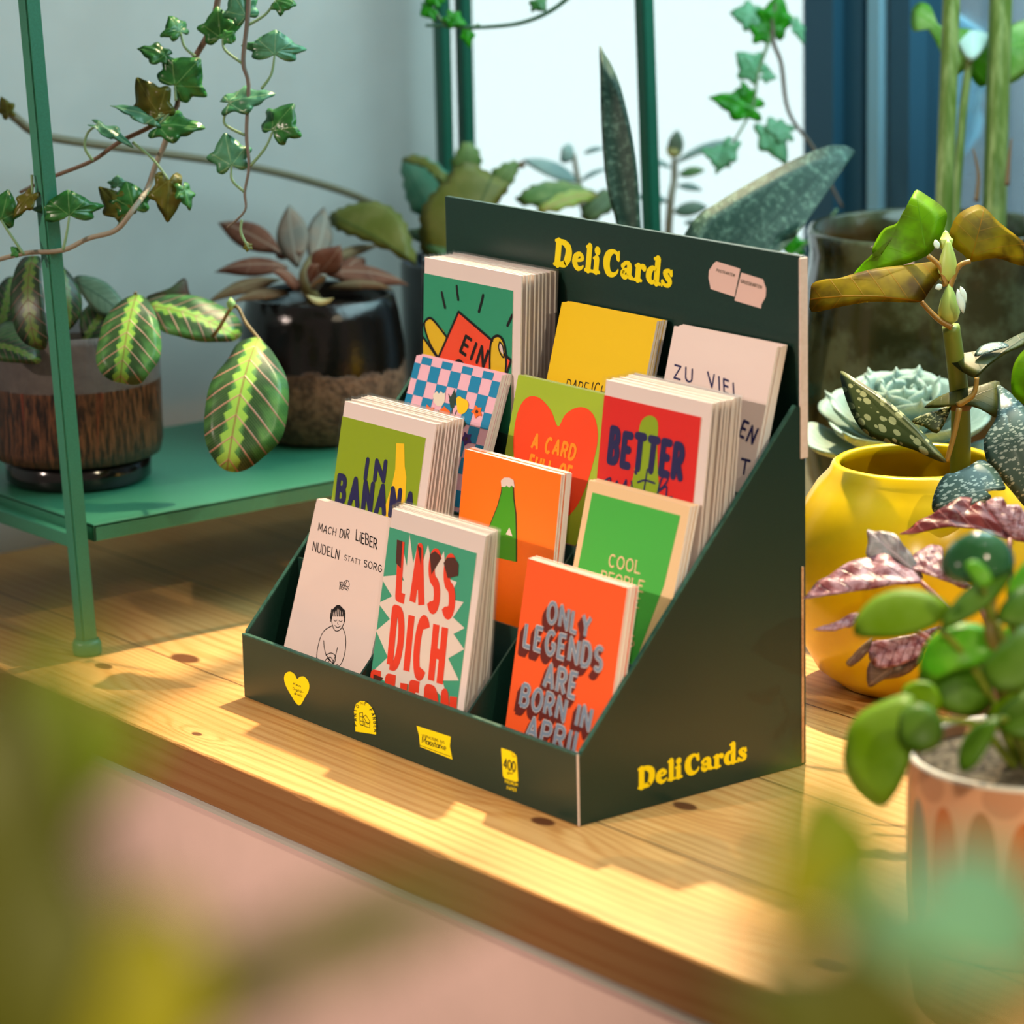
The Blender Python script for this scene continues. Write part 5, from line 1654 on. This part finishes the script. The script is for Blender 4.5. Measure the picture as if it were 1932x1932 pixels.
px_leaf(root, [(1794, 466), (1776, 505), (1752, 548), (1738, 569), (1700, 575), (1640, 578), (1580, 586), (1531, 588), (1529, 555), (1533, 533), (1560, 528), (1578, 530), (1615, 520), (1655, 509), (1700, 499), (1740, 486)], (1736, 569), (1529, 565), 2.205, bgo, rx=.5, ry=-.1, bend=.08, cup=.12, smooth=3)
px_leaf(root, [(1794, 430), (1806, 406), (1826, 393), (1846, 386), (1862, 396), (1880, 416), (1905, 432), (1945, 452), (1960, 480), (1925, 490), (1880, 486), (1834, 494), (1816, 480), (1798, 466), (1791, 448)], (1831, 493), (1858, 388), 2.23, bgo, rx=.4, ry=.2, bend=.08, cup=.12, smooth=3)
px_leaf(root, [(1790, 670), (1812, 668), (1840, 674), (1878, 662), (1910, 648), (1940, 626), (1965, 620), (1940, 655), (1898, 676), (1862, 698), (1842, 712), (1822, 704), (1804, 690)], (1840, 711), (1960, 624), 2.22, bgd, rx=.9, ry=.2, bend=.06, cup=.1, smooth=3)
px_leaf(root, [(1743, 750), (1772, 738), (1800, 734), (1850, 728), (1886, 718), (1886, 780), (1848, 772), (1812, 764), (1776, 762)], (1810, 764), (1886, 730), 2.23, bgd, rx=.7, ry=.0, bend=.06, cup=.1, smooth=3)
spt = spotted_mat('spotted_begonia', (52, 66, 20), (162, 166, 118), 17)
spb = spotted_mat('spotted_begonia_sheen', (66, 92, 84), (176, 190, 180), 17)
px_leaf(root, [(1586, 700), (1610, 715), (1640, 736), (1665, 754), (1700, 782), (1740, 818), (1768, 848), (1786, 872), (1760, 868), (1730, 856), (1690, 846), (1650, 834), (1625, 812), (1606, 775), (1592, 735)], (1784, 871), (1586, 700), 2.20, spt, rx=.5, ry=-.3, bend=.08, cup=.1, smooth=3)
px_leaf(root, [(1886, 705), (1906, 726), (1930, 760), (1960, 800), (1975, 880), (1968, 960), (1940, 945), (1905, 915), (1878, 888), (1860, 864), (1856, 832), (1864, 815), (1880, 786), (1884, 745)], (1975, 810), (1858, 850), 2.19, spb, rx=.4, ry=.1, bend=.08, cup=.1, smooth=3)
px_leaf(root, [(1758, 952), (1768, 918), (1784, 894), (1802, 893), (1828, 878), (1852, 860), (1876, 880), (1894, 910), (1895, 925), (1864, 932), (1870, 944), (1832, 966), (1800, 956), (1766, 968)], (1893, 918), (1760, 960), 2.17, spb, rx=.5, ry=.0, bend=.1, cup=.12, smooth=3)
px_leaf(root, [(1718, 796), (1742, 784), (1768, 776), (1794, 764), (1786, 792), (1768, 816), (1744, 806)], (1718, 797), (1793, 766), 2.24, spt, rx=.5, bend=.06, smooth=3)
px_leaf(root, [(1838, 672), (1848, 656), (1866, 648), (1890, 646), (1904, 654), (1880, 664), (1856, 672)], (1838, 672), (1904, 652), 2.23, spb, rx=.8, bend=.06, smooth=3)
px_leaf(root, [(1908, 735), (1912, 690), (1932, 660), (1965, 640), (1975, 720), (1945, 760), (1925, 755)], (1970, 740), (1930, 662), 2.16, bgl, rx=.4, bend=.06, smooth=3)
rd = plain('begonia_leaf_stalk', (150, 112, 40), .4)
for q in ([(1796, 618), (1775, 606), (1755, 588), (1738, 569)], [(1786, 560), (1800, 520), (1812, 500), (1831, 493)], [(1784, 540), (1775, 505), (1750, 482)], [(1806, 765), (1836, 745), (1843, 712)], [(1810, 770), (1800, 820), (1786, 871)]):
    stem('leaf_stalk', [at_t(a_, b_, 2.22) for a_, b_ in q], .0021, .0016, rd, root, 8)
pod = plain('begonia_pod', (176, 196, 96), .45)
for (px_, py_), rr, hh in (((1790, 612), .0074, .027), ((1788, 536), .0068, .030), ((1784, 474), .0050, .014)):
    bm = bmesh.new(); lathe(bm, [(.002, 0), (rr * .8, .003), (rr, .008), (rr * .75, hh * .6), (rr * .3, hh * .9), (0, hh)], 14)
    o = wpart(build('seed_pod', bm, pod, root, True), root); o.location = at_t(px_, py_, 2.225) - root.location
ptl = leaf_mat('white_petal', (226, 238, 230), None, None, rough=.5, trans=.4)
for b, tp, w in (((1806, 545), (1818, 592), 16), ((1812, 540), (1822, 572), 12), ((1770, 470), (1764, 452), 12), ((1778, 538), (1764, 545), 12)):
    spx_leaf(root, 'oval', b, tp, w, 2.21, 2.21, ptl, .3, .2, name='petal', cup=.2, bend=.1)

# --- purple rex begonia
rp = at_z(1905, 1560, 0)
root = tag(empty('potted_rex_begonia', (rp.x, rp.y, 0)), 'plant with crinkled silvery purple pointed leaves, in front of the yellow vase', 'potted plant')
bm = bmesh.new()
lathe(bm, [(0, 0), (.026, 0), (.028, .003), (.036, .068), (.035, .071), (.0325, .069), (.031, .058), (0, .058)], 40)
build('pot', bm, plain('terracotta', (150, 92, 64), .8, .2), root, True)
bm = bmesh.new(); lathe(bm, [(.032, .060), (0, .064)], 24); build('soil', bm, M['soil'], root, True)
k = NT('rex_leaf')
u, v, _ = k.xyz(k.uv()); nz = k.noise(k.uv(), 6, 4, .6)
col = k.mix(k.step(nz, .38, .62), rgb(128, 66, 70), rgb(182, 146, 158))
s_ = k.math('ABSOLUTE', k.math('SUBTRACT', k.math('FRACT', k.math('MULTIPLY', k.math('SUBTRACT', u, k.math('ABSOLUTE', v)), 6.0)), .5))
h_ = k.math('SUBTRACT', 1.0, k.step(s_, .02, .09))
col = k.mix(k.math('MULTIPLY', h_, .6), col, rgb(96, 40, 44))
M['rex'] = leaf_shader(k, col, .35, .2, None, .5, k.bump(k.math('ADD', nz, k.math('MULTIPLY', h_, -.6)), .6, .004))
M['rex_red'] = leaf_mat('rex_red_leaf', (142, 66, 64), (170, 104, 104), (90, 30, 36), 6, 1, .02, .08, .35, .3)
M['rex_back'] = leaf_mat('rex_leaf_back', (116, 96, 62), (132, 104, 76), (90, 60, 46), 6, 1, .02, .06, .6, .3)
tx = 2.02
for out, b, tp, dt, m, rx, ry in [
    ([(1514, 1130), (1530, 1114), (1555, 1096), (1582, 1076), (1612, 1062), (1640, 1052), (1670, 1050), (1700, 1060), (1725, 1080), (1742, 1098), (1722, 1106), (1690, 1110), (1660, 1116), (1620, 1122), (1580, 1128), (1545, 1132)], (1738, 1098), (1514, 1131), .0, M['rex'], .7, -.2),
    ([(1636, 1000), (1650, 1002), (1668, 1004), (1690, 1008), (1706, 1030), (1722, 1048), (1742, 1090), (1720, 1084), (1690, 1062), (1662, 1052), (1636, 1052), (1638, 1025)], (1740, 1090), (1637, 1001), .01, leaf_mat('rex_silver_leaf', (150, 152, 152), (170, 160, 166), (110, 90, 96), 6, 1, .02, .06, .4, .2), .3, -.2),
    ([(1696, 1008), (1722, 995), (1748, 978), (1775, 962), (1800, 948), (1818, 937), (1834, 938), (1832, 955), (1850, 950), (1880, 970), (1898, 995), (1908, 1018), (1880, 1014), (1850, 1004), (1810, 1002), (1760, 1004), (1722, 1010)], (1905, 1016), (1697, 1009), .03, M['rex_red'], .5, -.1),
    ([(1856, 952), (1876, 938), (1892, 940), (1894, 954), (1920, 952), (1934, 968), (1960, 985), (1960, 1020), (1925, 1022), (1905, 1014), (1880, 980)], (1935, 1020), (1876, 940), .02, M['rex'], .4, .1),
    ([(1712, 1060), (1728, 1040), (1752, 1026), (1778, 1028), (1780, 1062), (1798, 1088), (1834, 1106), (1820, 1112), (1785, 1100), (1758, 1092), (1734, 1082), (1716, 1076)], (1830, 1108), (1715, 1066), .0, M['rex'], .6, 0),
    ([(1638, 1232), (1642, 1212), (1680, 1208), (1730, 1198), (1772, 1182), (1752, 1212), (1735, 1240), (1700, 1256), (1665, 1262), (1645, 1252)], (1770, 1184), (1640, 1240), .02, M['rex'], .3, 0),
    ([(1640, 1250), (1680, 1258), (1715, 1245), (1742, 1216), (1736, 1250), (1706, 1276), (1668, 1284), (1638, 1296)], (1742, 1216), (1640, 1292), .03, M['rex_back'], .2, 0),
    ([(1534, 1188), (1560, 1183), (1585, 1174), (1605, 1163), (1622, 1160), (1610, 1182), (1585, 1190), (1556, 1193)], (1640, 1155), (1534, 1189), .01, M['rex'], .8, 0),
    ([(1596, 1250), (1608, 1238), (1628, 1218), (1646, 1204), (1640, 1228), (1622, 1248), (1604, 1258)], (1650, 1200), (1598, 1254), .02, M['rex_back'], .4, 0)]:
    px_leaf(root, out, b, tp, tx + dt, m, rx=rx, ry=ry, bend=.06, cup=.08, wave=.02, wfreq=22, smooth=3, rings=5)
c1 = Vector((rp.x, rp.y, .06))
for q in ((1738, 1098), (1905, 1016), (1770, 1184), (1830, 1108), (1742, 1216), (1640, 1156)):
    stem('leaf_stalk', [c1, (c1 + at_t(q[0], q[1], tx)) * .5 + Vector((0, 0, .015)), at_t(q[0], q[1], tx)], .002, .0014, plain('rex_stalk', (128, 70, 60), .5), root, 8)

# --- peach patterned pot with round green leaves
vdh = (RM @ Vector((0, 0, -1))); vdh.z = 0; vdh.normalize()
PR = .0675
fb = at_z(1986, 1846, 0)
pc = fb + vdh * PR
zt = CAM_LOC.z + ray(1986, 1462).z * ((fb - CAM_LOC).dot(RM @ Vector((0, 0, -1))))
k = NT('peach_petal_glaze')
ob = k.obj(); x, y, z = k.xyz(ob)
ang = k.math('MULTIPLY', k.math('ARCTAN2', y, x), 18 / (2 * math.pi))
cell = k.math('FLOOR', ang); fr = k.math('SUBTRACT', k.math('FRACT', ang), .5)
zz = k.math('DIVIDE', z, zt)
shift = k.math('MULTIPLY', k.math('SINE', k.math('MULTIPLY', cell, 1.9)), .02)
dx = k.math('DIVIDE', fr, .40); dz = k.math('DIVIDE', k.math('SUBTRACT', k.math('ADD', zz, shift), .50), .34)
dd = k.math('ADD', k.math('POWER', k.math('ABSOLUTE', dx), 2.0), k.math('POWER', k.math('ABSOLUTE', dz), 2.6))
inside = k.math('SUBTRACT', 1.0, k.step(dd, .92, 1.0))
wn = k.n('ShaderNodeTexWhiteNoise', noise_dimensions='1D'); k.put(wn.inputs['W'], k.math('ADD', cell, .37))
rmp = k.n('ShaderNodeValToRGB'); rmp.color_ramp.interpolation = 'CONSTANT'
els = rmp.color_ramp.elements
els[0].position = 0; els[0].color = rgb(104, 40, 14); els[1].position = .28; els[1].color = rgb(138, 132, 122)
for p_, c_ in ((.5, (206, 104, 24)), (.72, (176, 112, 56)), (.88, (120, 116, 84))):
    e = els.new(p_); e.color = rgb(*c_)
k.put(rmp.inputs[0], wn.outputs[0])
col = k.mix(inside, rgb(224, 164, 124), rmp.outputs[0])
dz2 = k.math('DIVIDE', k.math('SUBTRACT', zz, .93), .10)
a2 = k.math('MULTIPLY', k.math('ARCTAN2', y, x), 9 / (2 * math.pi)); f2 = k.math('DIVIDE', k.math('SUBTRACT', k.math('FRACT', a2), .5), .26)
d3 = k.math('ADD', k.math('MULTIPLY', f2, f2), k.math('MULTIPLY', dz2, dz2))
col = k.mix(k.math('MULTIPLY', k.math('SUBTRACT', 1.0, k.step(d3, .85, 1.0)), .5), col, rgb(176, 120, 84))
col = k.mix(k.step(zz, .975, .985), col, rgb(236, 226, 212))
M['peach'] = k.done(k.principled(col, .3, .5))
root = tag(empty('potted_peperomia', (pc.x, pc.y, 0)), 'round leaved green peperomia in a peach pot with brown, grey and orange ovals', 'potted plant')
bm = bmesh.new()
lathe(bm, [(0, 0), (PR * .93, 0), (PR * .97, .003), (PR * .985, .012), (PR, .03), (PR, zt - .002), (PR * .99, zt), (PR * .955, zt), (PR * .945, zt - .002), (PR * .94, zt - .02), (0, zt - .02)], 80)
build('pot', bm, M['peach'], root, True)
bm = bmesh.new(); lathe(bm, [(PR * .942, zt - .008), (PR * .5, zt - .003), (0, zt - .002)], 48); build('soil', bm, M['gravel_soil'], root, True)
pg = leaf_mat('peperomia_leaf', (126, 168, 8), (136, 176, 12), (140, 180, 50), 4, .6, .012, .03, .45, .45, .2)
pdk = leaf_mat('peperomia_dark_leaf', (82, 128, 10), (92, 138, 14), (110, 150, 50), 4, .6, .012, .03, .4, .35, .25)
pbr = leaf_mat('peperomia_bright_leaf', (100, 188, 18), (112, 200, 26), (150, 210, 70), 4, .6, .012, .03, .35, .55)
pgl = leaf_mat('peperomia_glossy_leaf', (34, 92, 46), (44, 106, 58), (70, 120, 80), 4, .6, .01, .02, .12, .05, .6)
tp_ = 1.76
for out, b, tp, dt, m, rx, ry, bd in [
    ([(1610, 1190), (1616, 1165), (1638, 1135), (1665, 1118), (1700, 1110), (1738, 1112), (1772, 1124), (1794, 1146), (1776, 1172), (1745, 1192), (1700, 1206), (1655, 1207), (1622, 1202)], (1774, 1186), (1610, 1180), -.02, pg, .4, -.2, .06),
    ([(1774, 1184), (1786, 1156), (1808, 1128), (1842, 1100), (1878, 1082), (1912, 1074), (1904, 1098), (1880, 1130), (1846, 1160), (1812, 1178), (1788, 1187)], (1774, 1186), (1910, 1076), -.03, pdk, .6, .3, .05),
    ([(1735, 1262), (1738, 1232), (1762, 1196), (1800, 1178), (1842, 1174), (1872, 1190), (1884, 1215), (1872, 1240), (1840, 1258), (1800, 1266), (1760, 1280)], (1776, 1188), (1850, 1250), .0, pbr, .3, .0, .06),
    ([(1592, 1410), (1600, 1372), (1622, 1342), (1662, 1320), (1702, 1306), (1722, 1312), (1730, 1326), (1760, 1350), (1776, 1385), (1764, 1412), (1728, 1420), (1716, 1450), (1696, 1490), (1668, 1518), (1640, 1506), (1608, 1474), (1592, 1440)], (1765, 1360), (1612, 1470), -.04, pg, .3, -.2, .08),
    ([(1700, 1340), (1735, 1325), (1770, 1345), (1780, 1390), (1760, 1415), (1722, 1418), (1695, 1390)], (1775, 1350), (1705, 1400), -.06, pdk, .3, .0, .1),
    ([(1810, 1452), (1808, 1424), (1822, 1388), (1850, 1362), (1886, 1354), (1876, 1392), (1850, 1436), (1826, 1456)], (1884, 1356), (1814, 1454), -.07, pdk, .3, -.2, .06),
    ([(1848, 1262), (1866, 1240), (1900, 1208), (1938, 1178), (1972, 1200), (1975, 1262), (1945, 1298), (1900, 1308), (1868, 1298)], (1960, 1190), (1870, 1300), -.10, pdk, .5, .1, .08),
    ([(1738, 1300), (1736, 1260), (1768, 1226), (1818, 1238), (1858, 1268), (1872, 1320), (1840, 1350), (1786, 1344)], (1790, 1232), (1800, 1350), .02, pdk, .2, .0, .06),
    ([(1898, 1112), (1920, 1076), (1945, 1052), (1972, 1050), (1972, 1120), (1940, 1150), (1906, 1134)], (1900, 1140), (1965, 1055), .0, pbr, .4, .3, .06),
    ([(1880, 1170), (1900, 1130), (1940, 1104), (1975, 1104), (1975, 1178), (1930, 1186)], (1884, 1176), (1970, 1110), -.02, pdk, .6, .2, .06),
    ([(1826, 1080), (1822, 1062), (1842, 1056), (1866, 1076), (1872, 1100), (1850, 1108)], (1852, 1110), (1830, 1060), -.045, pbr, .3, 0, .06),
    ([(1880, 1350), (1910, 1318), (1960, 1300), (1980, 1390), (1930, 1396), (1892, 1382)], (1975, 1330), (1890, 1376), -.03, pdk, .4, 0, .06),
    ([(1858, 1350), (1900, 1310), (1940, 1290), (1950, 1330), (1905, 1366)], (1870, 1356), (1945, 1300), .01, pg, .5, 0, .06),
    ([(1700, 1310), (1720, 1286), (1760, 1290), (1778, 1330), (1750, 1345)], (1775, 1340), (1712, 1292), .0, pg, .2, -.2, .08),
    ([(1880, 1250), (1895, 1190), (1932, 1150), (1975, 1140), (1975, 1230), (1920, 1262)], (1890, 1256), (1970, 1150), .04, pbr, .3, .2, .06)]:
    px_leaf(root, out, b, tp, tp_ + dt, m, rx=rx, ry=ry, bend=bd, cup=.1, thick=.0014, smooth=4)
# the plump shiny round leaf
px_leaf(root, [(1778, 1066), (1780, 1040), (1796, 1020), (1826, 1006), (1862, 1002), (1894, 1012), (1914, 1034), (1916, 1060), (1902, 1084), (1870, 1098), (1830, 1102), (1796, 1090)], (1844, 1102), (1852, 1003), tp_ - .01, pgl, rx=.4, ry=.1, bend=.16, cup=.25, thick=.006, rings=7, smooth=4)
pst = plain('peperomia_stem', (128, 146, 44), .4)
c2 = Vector((pc.x, pc.y, zt - .01))
for q, t_ in (((1774, 1186), -.02), ((1765, 1360), -.04), ((1852, 1104), -.02), ((1884, 1356), -.05), ((1960, 1190), -.08), ((1900, 1140), 0), ((1790, 1232), .02), ((1884, 1176), -.02), ((1975, 1330), -.02)):
    E_ = at_t(q[0], q[1], tp_ + t_)
    B0 = c2 + (E_ - c2) * .15; B0.z = zt - .01
    stem('stem', [B0, (B0 + E_) * .5 + Vector((0, 0, .012)), E_], .0026, .0017, pst, root, 8)
stem('stem', [c2 + Vector((-.01, .0, 0)), at_t(1876, 1240, tp_), at_t(1868, 1140, tp_), at_t(1880, 1110, tp_)], .004, .003, plain('peperomia_main_stem', (140, 120, 50), .4), root, 10)

# ================================================================== leaves close to the viewer, far out of focus
fg_y = leaf_mat('near_yellow_leaf', (190, 180, 2), (180, 172, 2), None, rough=.5, trans=.5)
fg_d = leaf_mat('near_olive_leaf', (104, 104, 1), (92, 96, 1), None, rough=.5, trans=.4)
fg_g = leaf_mat('near_green_leaf', (150, 168, 2), (140, 158, 2), None, rough=.5, trans=.5)
fg_t = leaf_mat('near_teal_leaf', (136, 190, 140), (150, 196, 138), None, rough=.5, trans=.4)


def near_plant(root_px, t, label, leaves, base):
    root = tag(empty('tall_houseplant', base), label, 'potted plant')
    bm = bmesh.new()
    lathe(bm, [(0, 0), (.09, 0), (.1, .01), (.12, .24), (.117, .25), (.11, .245), (.105, .2), (0, .2)], 40)
    build('pot', bm, plain('charcoal_pot', (60, 60, 58), .6), root, True)
    bm = bmesh.new(); lathe(bm, [(.107, .21), (0, .22)], 24); build('soil', bm, M['soil'], root, True)
    foot = Vector(base) + Vector((0, 0, .21))
    J = at_t(root_px[0], root_px[1], t)
    stem('stem', [foot, foot.lerp(J, .5) + Vector((.01, .01, .02)), J], .008, .004, plain('near_stem', (96, 110, 20), .5), root, 10)
    for kind, b, tp, w, t_, m, rx in leaves:
        o = spx_leaf(root, kind, b, tp, w, t_, t_, m, rx, 0, bend=.08, cup=.12)
        E_ = at_t(b[0], b[1], t_)
        if (E_ - J).length > .01:
            stem('leaf_stalk', [J, (J + E_) * .5 + Vector((0, 0, .006)), E_], .0016, .0012, plain('near_stem', (96, 110, 20), .5), root, 6)


J0 = at_t(150, 2350, .50)
near_plant((150, 2350), .50, 'tall plant whose blurred yellow green leaves hang close to the viewer beside the bench edge', [
    ('oval', (150, 2150), (340, 1680), 340, .46, fg_y, .6), ('lance', (-60, 2050), (20, 1150), 330, .50, fg_d, .5), ('oval', (40, 1800), (150, 1150), 200, .53, fg_g, .5),
    ('lance', (60, 1560), (330, 1300), 170, .54, fg_g, .6), ('lance', (380, 1900), (1020, 1650), 190, .48, fg_d, .7), ('oval', (60, 2150), (130, 1560), 300, .46, fg_d, .5), ('lance', (300, 1980), (620, 1740), 180, .50, fg_d, .6)],
    (J0.x - .16, J0.y - .2, -.75))
J1 = at_t(1700, 2350, .50)
near_plant((1700, 2350), .50, 'tall plant whose blurred green and teal leaves hang near the viewer below the patterned pot', [
    ('oval', (1610, 1780), (1530, 1440), 250, .56, fg_g, .6), ('oval', (2030, 1800), (1580, 1730), 250, .52, fg_t, .7), ('oval', (1990, 1700), (1720, 1620), 150, .56, fg_t, .7),
    ('lance', (1720, 2050), (1350, 1800), 330, .48, fg_d, .6), ('oval', (1760, 2060), (1560, 1750), 220, .48, fg_d, .5), ('oval', (1840, 2100), (1700, 1830), 160, .50, fg_d, .5), ('oval', (1460, 1790), (1530, 1540), 130, .54, fg_y, .5)],
    (J1.x + .16, J1.y + .2, -.75))
